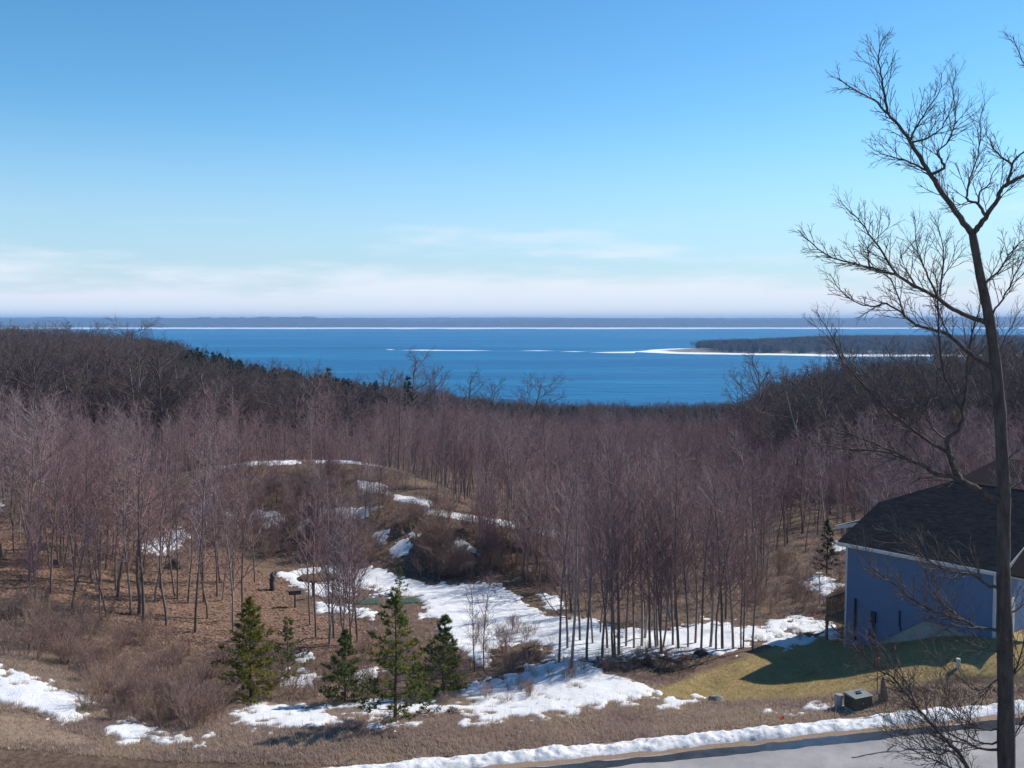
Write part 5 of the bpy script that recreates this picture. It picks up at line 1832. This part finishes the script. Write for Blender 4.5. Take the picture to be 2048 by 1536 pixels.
for bx, by, ty, wpx, kw, lab in NEAR:
    p = ground_px(bx, by, 38, 100)
    hgt = float(at(bx, ty, p[1])[2] - p[2])
    pm = pine_meshes('pine', M['needle'], Hh=hgt, width=wpx * p[1] / F * 1.15, **kw)
    r, obs = place_tree(pm[:3], 'pine_tree', lab, 'tree', None, tuple(p), (1, 1), frng.random() * 6.28, ('trunk', 'branches', 'needles'))
# ------------------------------------------------------------------ shrubs and brush
SH = []
for seed, hh, stems, spr in ((501, 1.9, 9, 0.42), (502, 2.1, 12, 0.5), (503, 1.6, 10, 0.65), (504, 2.3, 8, 0.35)):
    rng = np.random.default_rng(seed)
    ch = []
    for s_ in range(stems):
        a = rng.random() * 6.28
        sp_ = spr * rng.uniform(0.2, 1.4)
        d = unit(np.array([math.cos(a) * sp_, math.sin(a) * sp_, 1.0]))
        grow(rng, ch, np.array([math.cos(a) * 0.15 * rng.random(), math.sin(a) * 0.15 * rng.random(), -0.12]), d, hh * rng.uniform(0.6, 1.05), 0.016, 0, SHRUB)
    v_, f_ = tubes([(p_, r_, s_) for p_, r_, s_, l_ in ch if l_ == 0])
    st_ = mk_mesh('shrub_stems', v_, f_, [M['twig_shrub']], True)
    v_, f_ = tubes([(p_, r_, s_) for p_, r_, s_, l_ in ch if l_ > 0])
    SH.append((st_, mk_mesh('shrub_twigs', v_, f_, [M['twig_shrub']], True)))
shr = []


def scatter_px(n, poly, d0, d1, smin, smax, zone, seed, snow_ok=False):
    rng = np.random.default_rng(seed)
    P_ = np.array(poly)
    got = 0
    for _ in range(n * 4):
        if got >= n:
            break
        x_, y_ = rng.uniform(P_[:, 0].min(), P_[:, 0].max()), rng.uniform(P_[:, 1].min(), P_[:, 1].max())
        if poly_sd(np.array([x_]), np.array([y_]), poly)[0] < 0:
            continue
        q = ground_px(x_, y_, d0, d1)
        if not snow_ok and snow_at(q[0:1], q[1:2])[0]:
            continue
        if not house_clear(q[None, 0], q[None, 1])[0] and zone != 'house':
            continue
        s = rng.uniform(smin, smax)
        shr.append((q[0], q[1], int(rng.integers(0, 4)), rng.random() * 6.28, (s * rng.uniform(0.9, 1.2), s), zone, q[2]))
        got += 1


scatter_px(150, [(-60, 1200), (120, 1215), (300, 1270), (470, 1345), (480, 1400), (420, 1440), (330, 1440), (230, 1425), (90, 1345), (-60, 1310)], 38, 75, 0.5, 0.95, 'slope', 1)
scatter_px(50, [(-40, 1400), (300, 1400), (450, 1405), (430, 1460), (330, 1455), (210, 1440), (150, 1420)], 38, 62, 0.45, 0.8, 'slope', 2)
scatter_px(210, [(430, 945), (760, 940), (900, 1010), (1110, 1080), (1130, 1180), (1000, 1170), (860, 1150), (700, 1125), (560, 1125), (430, 1090)], 72, 110, 0.45, 1.05, 'mound', 3)
scatter_px(60, [(800, 1060), (900, 1030), (1010, 1090), (960, 1160), (860, 1160), (790, 1120)], 72, 100, 0.7, 1.2, 'bank', 4)
scatter_px(60, [(500, 1290), (760, 1300), (960, 1340), (900, 1395), (760, 1405), (560, 1405), (470, 1380)], 42, 75, 0.4, 0.85, 'basin', 5)
scatter_px(30, [(930, 1250), (1100, 1260), (1110, 1330), (960, 1350)], 42, 80, 0.3, 0.6, 'basin', 6, True)
scatter_px(26, [(1150, 1315), (1380, 1300), (1400, 1330), (1200, 1345)], 42, 70, 0.25, 0.5, 'row', 7)
scatter_px(50, [(1500, 1110), (1680, 1120), (1690, 1230), (1540, 1240), (1500, 1200)], 55, 110, 0.4, 0.9, 'below', 8)
scatter_px(70, [(0, 1010), (420, 1060), (500, 1120), (380, 1180), (0, 1150)], 55, 110, 0.4, 0.8, 'slope', 9)
scatter_px(24, [(1000, 1330), (1180, 1335), (1100, 1400), (960, 1420)], 42, 70, 0.25, 0.5, 'snow', 10, True)
for (bx, by, s, k) in ((375, 1462, 1.0, 3), (1600, 1282, 0.55, 2), (1975, 1262, 0.45, 2), (880, 1420, 0.5, 0), (735, 1400, 0.9, 1), (700, 1405, 1.0, 0), (728, 1474, 0.42, 1)):
    q = ground_px(bx, by, 38, 90)
    shr.append((q[0], q[1], k, 0.7 * bx, (s, s), 'hand', q[2]))


def shrub_label(t):
    z_ = t[5]
    d = {'slope': ('leafless brushy shrub on the slope above the left snow', 'shrubs on the near slope'),
         'mound': ('leafless brown shrub on the face of the mound', 'shrubs on the mound'),
         'bank': ('leafless brown shrub crowding the dark bank above the snow', 'shrubs on the dark bank'),
         'basin': ('leafless brown shrub among the pines in the basin', 'shrubs among the pines'),
         'row': ('low bare shrub under the tree row at the lawn edge', 'shrubs under the tree row'),
         'below': ('bare brown shrub on the open ground behind the house deck', 'shrubs behind the deck'),
         'snow': ('little bare shrub poking out of the lower snow field', 'shrubs in the snow field'),
         'hand': ('bushy bare shrub standing alone beside snow or wall', 'lone shrubs')}[z_]
    nm = near_mark(t, 8.0)
    if nm and len((d[0] + ' ' + nm).split()) > 13:
        nm = None
    size = 'low' if t[4][1] < 0.6 else ('high' if t[4][1] > 0.85 else 'knee-high' if t[4][1] < 0.45 else 'middling')
    form = ('upright', 'dense', 'sprawling', 'tall-stemmed')[t[2]]
    return size + ' ' + form + ' ' + d[0].replace('leafless ', '') + (', near ' + nm if nm else ''), d[1] + ', ' + size + ' ' + form + (', ' + nm if nm else '')


SP = settle(shr, SH, 'bare_shrub', shrub_label, 'shrub', 300, ('stems', 'twigs'), 'brush', 'brown tangle of leafless brush on the mound and banks', 'brush')

# ------------------------------------------------------------------ dead grass, lawn, fallen leaves
def blades(name, X, Y, nbl, hgt, wid, mat, label, cat, seed, lean=0.5, tmean=0.45, tsd=0.2, tonefun=None):
    rng = np.random.default_rng(seed)
    Z = H(X, Y)
    n = len(X)
    ang = rng.random((n, nbl)) * 6.28
    h = hgt * rng.uniform(0.5, 1.25, (n, nbl))
    ln = lean * rng.random((n, nbl)) * h
    bx = X[:, None] + rng.normal(0, 0.05, (n, nbl))
    by = Y[:, None] + rng.normal(0, 0.05, (n, nbl))
    bz = np.repeat((Z - 0.015)[:, None], nbl, 1)
    sa = ang + PI / 2
    a = np.stack([bx - np.cos(sa) * wid, by - np.sin(sa) * wid, bz], -1)
    b = np.stack([bx + np.cos(sa) * wid, by + np.sin(sa) * wid, bz], -1)
    c = np.stack([bx + np.cos(ang) * ln, by + np.sin(ang) * ln, bz + h], -1)
    V = np.stack([a, b, c], 2).reshape(-1, 3)
    tone = np.clip(rng.normal(tmean, tsd, n) + (0 if tonefun is None else tonefun(X, Y)), 0, 1)
    o = link(name, mk_mesh(name, V, [np.arange(len(V)).reshape(-1, 3)], [mat], False, {'tone': ('FLOAT', np.repeat(tone, nbl * 3))}))
    tag(o, label, cat, kind='stuff')
    return o


grng = np.random.default_rng(77)


def wedge(n, d0, d1, c0=-70, c1=2120):
    Y = np.sqrt(grng.uniform(d0 * d0, d1 * d1, n))
    X = (grng.uniform(c0, c1, n) - 1024) / F * Y
    return X, Y


X, Y = wedge(130000, 38.0, 50)
Z = H(X, Y)
px, py = project(np.stack([X, Y, Z], -1))
u, v = road_uv(X, Y)
lw = poly_sd(px, py, LAWN)
k = ((v > 1.6) & ~snow_at(X, Y, 7.0) & (lw < -4) & house_clear(X, Y)) | ((v > 1.6) & (lw < -4) & (px > 1600) & (py > 1370))
k &= (grng.random(len(X)) < 0.35 + 1.2 * np.clip(fbm(X / 1.5, Y / 1.5, 3, 5) + 0.35, 0, 1))
k &= (poly_sd(px, py, SOIL) + 90 * fbm(X / 0.9, Y / 0.9, 3, 19) < 4) | (grng.random(len(X)) < 0.12)
blades('dead_grass', X[k], Y[k], 6, 0.14, 0.012, M['grass'], 'tangled tan dead grass on the verge beside the road', 'grass', 3, 0.9, tonefun=lambda x, y: 0.9 * fbm(x / 2.6, y / 1.6, 4, 15))
k2 = k & (grng.random(len(X)) < 0.05)
blades('weed_stalks', X[k2], Y[k2], 3, 0.42, 0.007, M['grass'], 'thin dry weed stalks standing above the dead verge grass', 'weeds', 6, 0.5, 0.15, 0.15)
X, Y = wedge(42000, 47, 108, -70, 1720)
Z = H(X, Y)
px, py = project(np.stack([X, Y, Z], -1))
k = ~snow_at(X, Y, 7.0) & house_clear(X, Y) & (poly_sd(px, py, LAWN) < -2) & (poly_sd(px, py, LITTER) < -20)
k &= grng.random(len(X)) < 0.25 + 1.3 * np.clip(fbm(X / 2.5, Y / 2.5, 3, 25) + 0.3, 0, 1)
blades('rough_grass', X[k], Y[k], 6, 0.24, 0.02, M['grass'], 'withered brown grass covering the banks of the basin', 'grass', 4, 1.0, 0.12, 0.16, tonefun=lambda x, y: 0.3 * fbm(x / 3, y / 3, 3, 35))
X, Y = wedge(70000, 43, 57, 1270, 2130)
Z = H(X, Y)
px, py = project(np.stack([X, Y, Z], -1))
q = np.stack([X - EL[0], Y - EL[1]], -1)
uu, nn_ = q @ HU, q @ HN
k = (poly_sd(px, py, LAWN) + 10 * fbm(X, Y, 3, 6) > 0) & ~((uu > 0.2) & (uu < 10.2) & (nn_ > 0.3)) & ~snow_at(X, Y, 7.0)
blades('lawn_grass', X[k], Y[k], 4, 0.06, 0.009, M['lawn_blade'], 'short yellow-green lawn grass sloping below the blue house', 'grass', 5, 1.0, 0.42, 0.2, tonefun=lambda x, y: 1.1 * fbm(x / 2.0, y / 2.0, 4, 45))

X, Y = wedge(60000, 50, 98, -70, 800)
Z = H(X, Y)
px, py = project(np.stack([X, Y, Z], -1))
k = (poly_sd(px, py, LITTER) + 60 * fbm(X / 2, Y / 2, 3, 7) > -5) & ~snow_at(X, Y, 7.0)
X, Y, Z = X[k], Y[k], Z[k]
n = len(X)
a = grng.random(n) * 6.28
s = grng.uniform(0.05, 0.11, n)
t1, t2 = grng.normal(0, 0.35, n), grng.normal(0, 0.35, n)
cs = np.stack([np.cos(a), np.sin(a)], -1)
V = np.zeros((n, 4, 3))
for i, (e, f_) in enumerate(((-1, 0), (0, -0.7), (1, 0), (0, 0.7))):
    V[:, i, 0] = X + s * (e * cs[:, 0] - f_ * cs[:, 1])
    V[:, i, 1] = Y + s * (e * cs[:, 1] + f_ * cs[:, 0])
    V[:, i, 2] = Z + 0.035 + s * (e * t1 + f_ * t2) * 0.6
tone = np.clip(grng.normal(0.5, 0.28, n), 0, 1)
o = link('fallen_leaves', mk_mesh('fallen_leaves', V.reshape(-1, 3), [np.arange(4 * n).reshape(-1, 4)], [M['leaf']], False, {'tone': ('FLOAT', np.repeat(tone, 4))}))
tag(o, 'carpet of orange-brown fallen leaves under the hillside trees', 'leaves', kind='stuff')


# ------------------------------------------------------------------ things on the ground
def lump(rx, ry, rz, seed, n=3, rough=0.35):
    """an uneven boulder / heap mesh"""
    import bmesh
    bm = bmesh.new()
    bmesh.ops.create_icosphere(bm, subdivisions=n, radius=1.0)
    rng = np.random.default_rng(seed)
    ph = rng.random(6) * 6
    for v_ in bm.verts:
        c_ = v_.co
        k_ = 1 + rough * (0.5 * math.sin(2.3 * c_.x + ph[0]) * math.sin(2.9 * c_.y + ph[1]) + 0.35 * math.sin(5.1 * c_.y + ph[2]) * math.sin(4.7 * c_.z + ph[3]) + 0.25 * math.sin(8 * c_.x + ph[4]) * math.sin(9 * c_.z + ph[5]))
        v_.co = Vector((c_.x * rx * k_, c_.y * ry * k_, max(-0.35, c_.z) * rz * k_))
    me_ = bpy.data.meshes.new('lump')
    bm.to_mesh(me_)
    bm.free()
    me_.polygons.foreach_set('use_smooth', np.ones(len(me_.polygons), bool))
    return me_


def put(name, me_, mat, px_, py_, label, cat, d0=38, d1=100, sink=0.03, rotz=0.0):
    p = ground_px(px_, py_, d0, d1)
    me_.materials.append(mat)
    o = link(name, me_, None, (p[0], p[1], p[2] - sink), rotz)
    tag(o, label, cat)
    return o, p


put('boulder', lump(0.34, 0.26, 0.30, 1), M['stone'], 1431, 1402, 'lone pale boulder at the lower corner of the lawn', 'rock')
put('boulder', lump(0.14, 0.12, 0.10, 2), M['stone'], 1793, 1402, 'small pale stone on the grass right of the stump', 'rock')
# twig heaps: many crossed sticks over an earthy core
def brush_pile(bx, by, rx, rz, seed, label, mat, core):
    p = ground_px(bx, by, 38, 100)
    r = empty('brush_pile', (p[0], p[1], p[2]))
    tag(r, label, 'brush pile')
    me_ = lump(rx * 0.8, rx * 0.7, rz * 0.75, seed)
    me_.materials.append(core)
    link('heap', me_, r)
    rng = np.random.default_rng(seed)
    ch = []
    for k in range(150):
        a, rr = rng.random() * 6.28, rx * math.sqrt(rng.random())
        c_ = np.array([rr * math.cos(a), rr * math.sin(a), rz * (1 - (rr / rx) ** 2) * rng.uniform(0.4, 1.0)])
        d = unit(rng.normal(0, 1, 3) * np.array([1, 1, 0.5]))
        L = rng.uniform(0.3, 0.9) * rx
        ch.append((np.array([c_ - d * L / 2, c_ + rng.normal(0, 0.03, 3), c_ + d * L / 2]), np.array([0.014, 0.012, 0.006]), 4))
    v_, f_ = tubes(ch)
    link('sticks', mk_mesh('sticks', v_, f_, [mat], True), r)


M['earth'] = simple('earth', (0.07, 0.045, 0.032), (0.16, 0.105, 0.07), 6, 0.95, 0.5, 0.05)
brush_pile(1060, 1314, 0.75, 0.72, 3, 'rusty brown heap of brush on bare ground within the snow', M['twig_shrub'], M['earth'])
brush_pile(1402, 1310, 0.42, 0.35, 4, 'small dark heap of sticks on the crest of the lawn edge', M['old_wood'], M['old_wood'])
brush_pile(1325, 1335, 1.0, 0.4, 5, 'long low dark brush heap below the tree row', M['old_wood'], M['earth'])
brush_pile(905, 1428, 0.38, 0.3, 6, 'small round heap of twigs at the snow edge near the seedling', M['twig_shrub'], M['old_wood'])
brush_pile(350, 1137, 0.75, 0.9, 7, 'dark brush heap among the hillside trunks', M['old_wood'], M['old_wood'])
# dark grassy hummocks in the upper basin
for bx, by, rx, lab in ((625, 1160, 1.25, 'larger dark grassy hummock ringed by snow in the basin'), (655, 1159, 0.85, 'smaller dark hummock touching the larger one in the snow')):
    put('hummock', lump(rx, rx * 0.8, 0.55, bx), M['earth'], bx, by, lab, 'hummock', 50, 100)

# broken stump, grey box on a post, red post and green mats in the basin
p = ground_px(545, 1180, 50, 100)
r = empty('tree_stump', (p[0], p[1], p[2]))
tag(r, 'tall dark broken stump at the edge of the upper snow basin', 'stump')
ch = [(np.array([(0, 0, -0.3), (0.03, 0, 0.2), (-0.04, 0.02, 0.55), (0.06, 0.03, 0.95), (-0.02, 0.02, 1.15), (0.05, 0.0, 1.35)]), np.array([0.36, 0.22, 0.19, 0.22, 0.17, 0.05]), 7)]
v_, f_ = tubes(ch)
link('trunk', mk_mesh('stump_trunk', v_, f_, [M['old_wood']], True), r)
v_, f_ = tubes([(np.array([(0.10, 0.05, 0.8), (0.2, 0.1, 1.2), (0.27, 0.1, 1.5)]), np.array([0.10, 0.06, 0.01]), 6), (np.array([(-0.1, 0, 0.6), (-0.36, 0.02, 0.95)]), np.array([0.08, 0.01]), 6)])
link('splinter', mk_mesh('splinter', v_, f_, [M['old_wood']], True), r)

p = ground_px(590, 1215, 45, 100)
zt = float(at(590, 1185, p[1])[2] - p[2])
r = empty('nest_box', (p[0], p[1], p[2]), 0.3)
tag(r, 'grey wooden box on a post between trunks by the basin', 'nest box')
MB().box(-0.05, 0.05, -0.05, 0.05, -0.3, zt - 0.12).build('post', M['old_wood'], r)
MB().box(-0.42, 0.42, -0.2, 0.2, zt - 0.118, zt + 0.16).build('box', M['old_wood'], r, bevel=0.01)
MB().hexa([(-0.48, -0.27, zt + 0.162), (0.48, -0.27, zt + 0.162), (0.48, 0.26, zt + 0.20), (-0.48, 0.26, zt + 0.20), (-0.48, -0.27, zt + 0.19), (0.48, -0.27, zt + 0.19), (0.48, 0.26, zt + 0.23), (-0.48, 0.26, zt + 0.23)]).build('lid', M['old_wood'], r)

M['red_paint'] = simple('red_paint', (0.30, 0.035, 0.03), (0.42, 0.06, 0.045), 5, 0.6)
M['orange_flag'] = simple('orange_flag', (0.75, 0.07, 0.03), (0.9, 0.12, 0.04), 4, 0.5)
p = ground_px(626, 1196, 50, 100)
r = empty('marker_post', (p[0], p[1], p[2]))
tag(r, 'small red post with dark cap in the upper snow basin', 'post')
MB().lathe([(0.07, -0.2), (0.07, 0.85), (0.06, 0.9)], 10).build('post', M['red_paint'], r)
MB().lathe([(0.11, 0.902), (0.12, 1.0), (0.09, 1.1), (0.03, 1.15)], 10).build('cap', M['dark_metal'], r)

M['mat_green'] = simple('mat_green', (0.02, 0.055, 0.04), (0.035, 0.085, 0.06), 12, 0.95, 0.4, 0.01)
for bx, by, w_, l_, rz_, lab in ((735, 1206, 1.7, 1.5, 0.35, 'dark green turf mat nearer the clump of thin trunks'), (806, 1204, 2.1, 1.5, 0.3, 'dark green turf mat behind the top of the tallest pine')):
    p = ground_px(bx, by, 50, 100)
    nx_, ny_ = 12, 9
    gxx, gyy = np.meshgrid(np.linspace(-w_ / 2, w_ / 2, nx_), np.linspace(-l_ / 2, l_ / 2, ny_))
    wx = p[0] + gxx * math.cos(rz_) - gyy * math.sin(rz_)
    wy = p[1] + gxx * math.sin(rz_) + gyy * math.cos(rz_)
    wz = H(wx, wy, False)
    wz = wz + (p[2] - wz.mean()) + 0.12 + 0.01 * fbm(wx * 2, wy * 2, 2, 3)
    top = np.stack([wx, wy, wz], -1).reshape(-1, 3)
    bot = top - [0, 0, 0.30]
    q1 = grid_faces(ny_, nx_)
    rim = []
    idx = np.arange(nx_ * ny_).reshape(ny_, nx_)
    loop = list(idx[0]) + list(idx[1:, -1]) + list(idx[-1, -2::-1]) + list(idx[-2:0:-1, 0])
    for a, b in zip(loop, loop[1:] + loop[:1]):
        rim.append((a, a + nx_ * ny_, b + nx_ * ny_, b))
    o = link('turf_mat', mk_mesh('turf_mat', np.vstack([top, bot]) - p, [q1, np.array(rim)], [M['mat_green']]), None, tuple(p))
    tag(o, lab, 'mat')

# utility cabinet and pedestal beside the lawn
p = ground_px(1716, 1416, 38, 60)
M['cabinet'] = simple('cabinet', (0.022, 0.027, 0.023), (0.045, 0.052, 0.044), 5, 0.5)
M['cabinet_top'] = simple('cabinet_top', (0.13, 0.145, 0.135), (0.20, 0.215, 0.20), 3, 0.5)
r = empty('transformer_cabinet', tuple(p), math.radians(24))
r.scale = (0.8, 0.8, 0.8)
tag(r, 'dark green metal transformer cabinet with pale lid on the verge', 'cabinet')
MB().box(-0.72, 0.72, -0.55, 0.55, -0.25, 0.06).build('pad', M['concrete'], r, bevel=0.02)
MB().box(-0.6, 0.6, -0.42, 0.42, 0.062, 0.70).build('body', M['cabinet'], r, bevel=0.02)
ld = MB().hexa([(-0.63, -0.46, 0.702), (0.63, -0.46, 0.702), (0.63, 0.45, 0.702), (-0.63, 0.45, 0.702), (-0.63, -0.46, 0.76), (0.63, -0.46, 0.76), (0.63, 0.45, 0.84), (-0.63, 0.45, 0.84)]).build('lid', M['cabinet_top'], r, bevel=0.015)
MB().box(-0.14, 0.14, -0.1, 0.06, 0.80, 0.865).build('lid_vent', M['dark_metal'], ld)
dr_ = MB().box(-0.56, -0.01, -0.436, -0.421, 0.1, 0.66).build('door', M['cabinet'], r, bevel=0.005)
MB().box(-0.09, -0.05, -0.47, -0.437, 0.36, 0.44).build('handle', M['grey_metal'], dr_)
MB().box(0.01, 0.56, -0.436, -0.421, 0.1, 0.66).build('door', M['cabinet'], r, bevel=0.005)
p = ground_px(1677, 1416, 38, 60)
r = empty('utility_pedestal', tuple(p))
tag(r, 'short grey round pedestal standing next to the transformer cabinet', 'pedestal')
MB().lathe([(0.17, -0.2), (0.17, 0.48), (0.16, 0.50)], 18).build('body', M['grey_metal'], r)
MB().lathe([(0.19, 0.501), (0.19, 0.55), (0.15, 0.60), (0.04, 0.62)], 18).build('cap', M['grey_metal'], r)

# white clean-out pipe on the lawn
p = ground_px(1916, 1336, 38, 60)
r = empty('standpipe', tuple(p))
tag(r, 'short white capped pipe standing in the lawn', 'pipe')
MB().lathe([(0.085, -0.3), (0.085, 0.34)], 16).build('pipe', M['trim'], r)
MB().lathe([(0.10, 0.341), (0.10, 0.42), (0.085, 0.43)], 16).build('cap', M['trim'], r)

# weathered stump with a red-tipped stake
p = ground_px(1769, 1402, 38, 60)
r = empty('tree_stump', tuple(p))
tag(r, 'brown weathered stump at the lawn edge beyond the transformer cabinet', 'stump')
v_, f_ = tubes([(np.array([(0, 0, -0.2), (0.0, 0, 0.15), (-0.03, 0, 0.5), (-0.08, 0.0, 0.85), (-0.10, 0, 1.05)]), np.array([0.24, 0.19, 0.16, 0.09, 0.03]), 9)])
link('trunk', mk_mesh('verge_stump', v_, f_, [simple('stump_brown', (0.10, 0.07, 0.06), (0.20, 0.145, 0.12), 7, 0.9, 0.5, 0.02)], True), r)
v_, f_ = tubes([(np.array([(-0.15, 0, -0.1), (-0.22, 0, 0.15), (-0.26, 0.02, 0.3)]), np.array([0.10, 0.06, 0.02]), 7)])
link('root_flare', mk_mesh('root_flare', v_, f_, [bpy.data.materials['stump_brown']], True), r)
for bx, by, ty, lab in ((1754, 1392, 1318, 'tall thin stake with a red tag beside the brown stump'), (1806, 1398, 1352, 'reddish wooden stake right of the brown stump')):
    p = ground_px(bx, by, 38, 60)
    hh = float(at(bx, ty, p[1])[2] - p[2])
    r = empty('survey_stake', tuple(p), 0.4)
    tag(r, lab, 'stake')
    MB().box(-0.02, 0.02, -0.012, 0.012, -0.2, hh).build('stake', M['deck_wood'], r)
    if ty == 1318:
        MB().box(-0.09, 0.11, -0.03, 0.03, hh - 0.14, hh + 0.06).build('tag', M['red_paint'], r, bevel=0.03)
# little marking flags in the verge
for bx, by, lab in ((711, 1522, 'small red marking flag in the grass behind the snow bank'), (1568, 1447, 'small orange marking flag on the verge in front of the lawn'), (1706, 1419, 'small orange marking flag at the foot of the transformer cabinet')):
    p = ground_px(bx, by, 38, 60)
    r = empty('marking_flag', tuple(p), 0.25 + 0.002 * bx)
    tag(r, lab, 'flag')
    MB().lathe([(0.006, -0.1), (0.006, 0.34)], 6).build('wire', M['grey_metal'], r)
    fl = MB()
    fl.hexa([(0.006, -0.004, 0.18), (0.08, 0.012, 0.17), (0.08, 0.018, 0.17), (0.006, 0.004, 0.18), (0.006, -0.004, 0.33), (0.08, -0.006, 0.32), (0.08, 0.0, 0.32), (0.006, 0.004, 0.33)])
    fl.hexa([(0.08, 0.012, 0.17), (0.16, -0.012, 0.18), (0.16, -0.006, 0.18), (0.08, 0.018, 0.17), (0.08, -0.006, 0.32), (0.16, -0.016, 0.32), (0.16, -0.010, 0.32), (0.08, 0.0, 0.32)])
    fl.build('flag', M['orange_flag'] if bx > 1000 else M['orange_flag'], r)

# ------------------------------------------------------------------ air
hz = bpy.data.materials.new('haze')
hz.use_nodes = True
hz.node_tree.nodes.clear()
ho = N(hz.node_tree, 'ShaderNodeOutputMaterial')
hv = N(hz.node_tree, 'ShaderNodeVolumePrincipled')
hv.inputs['Color'].default_value = (0.28, 0.58, 1.0, 1)
hv.inputs['Density'].default_value = 8.0e-5
hv.inputs['Anisotropy'].default_value = 0.0
hz.node_tree.links.new(hv.outputs[0], ho.inputs['Volume'])
o = MB().box(-17600, 17600, -400, 17600, -15.2, 146).build('haze', hz)
tag(o, 'thin blue air haze veiling the far shore', 'haze', kind='stuff')
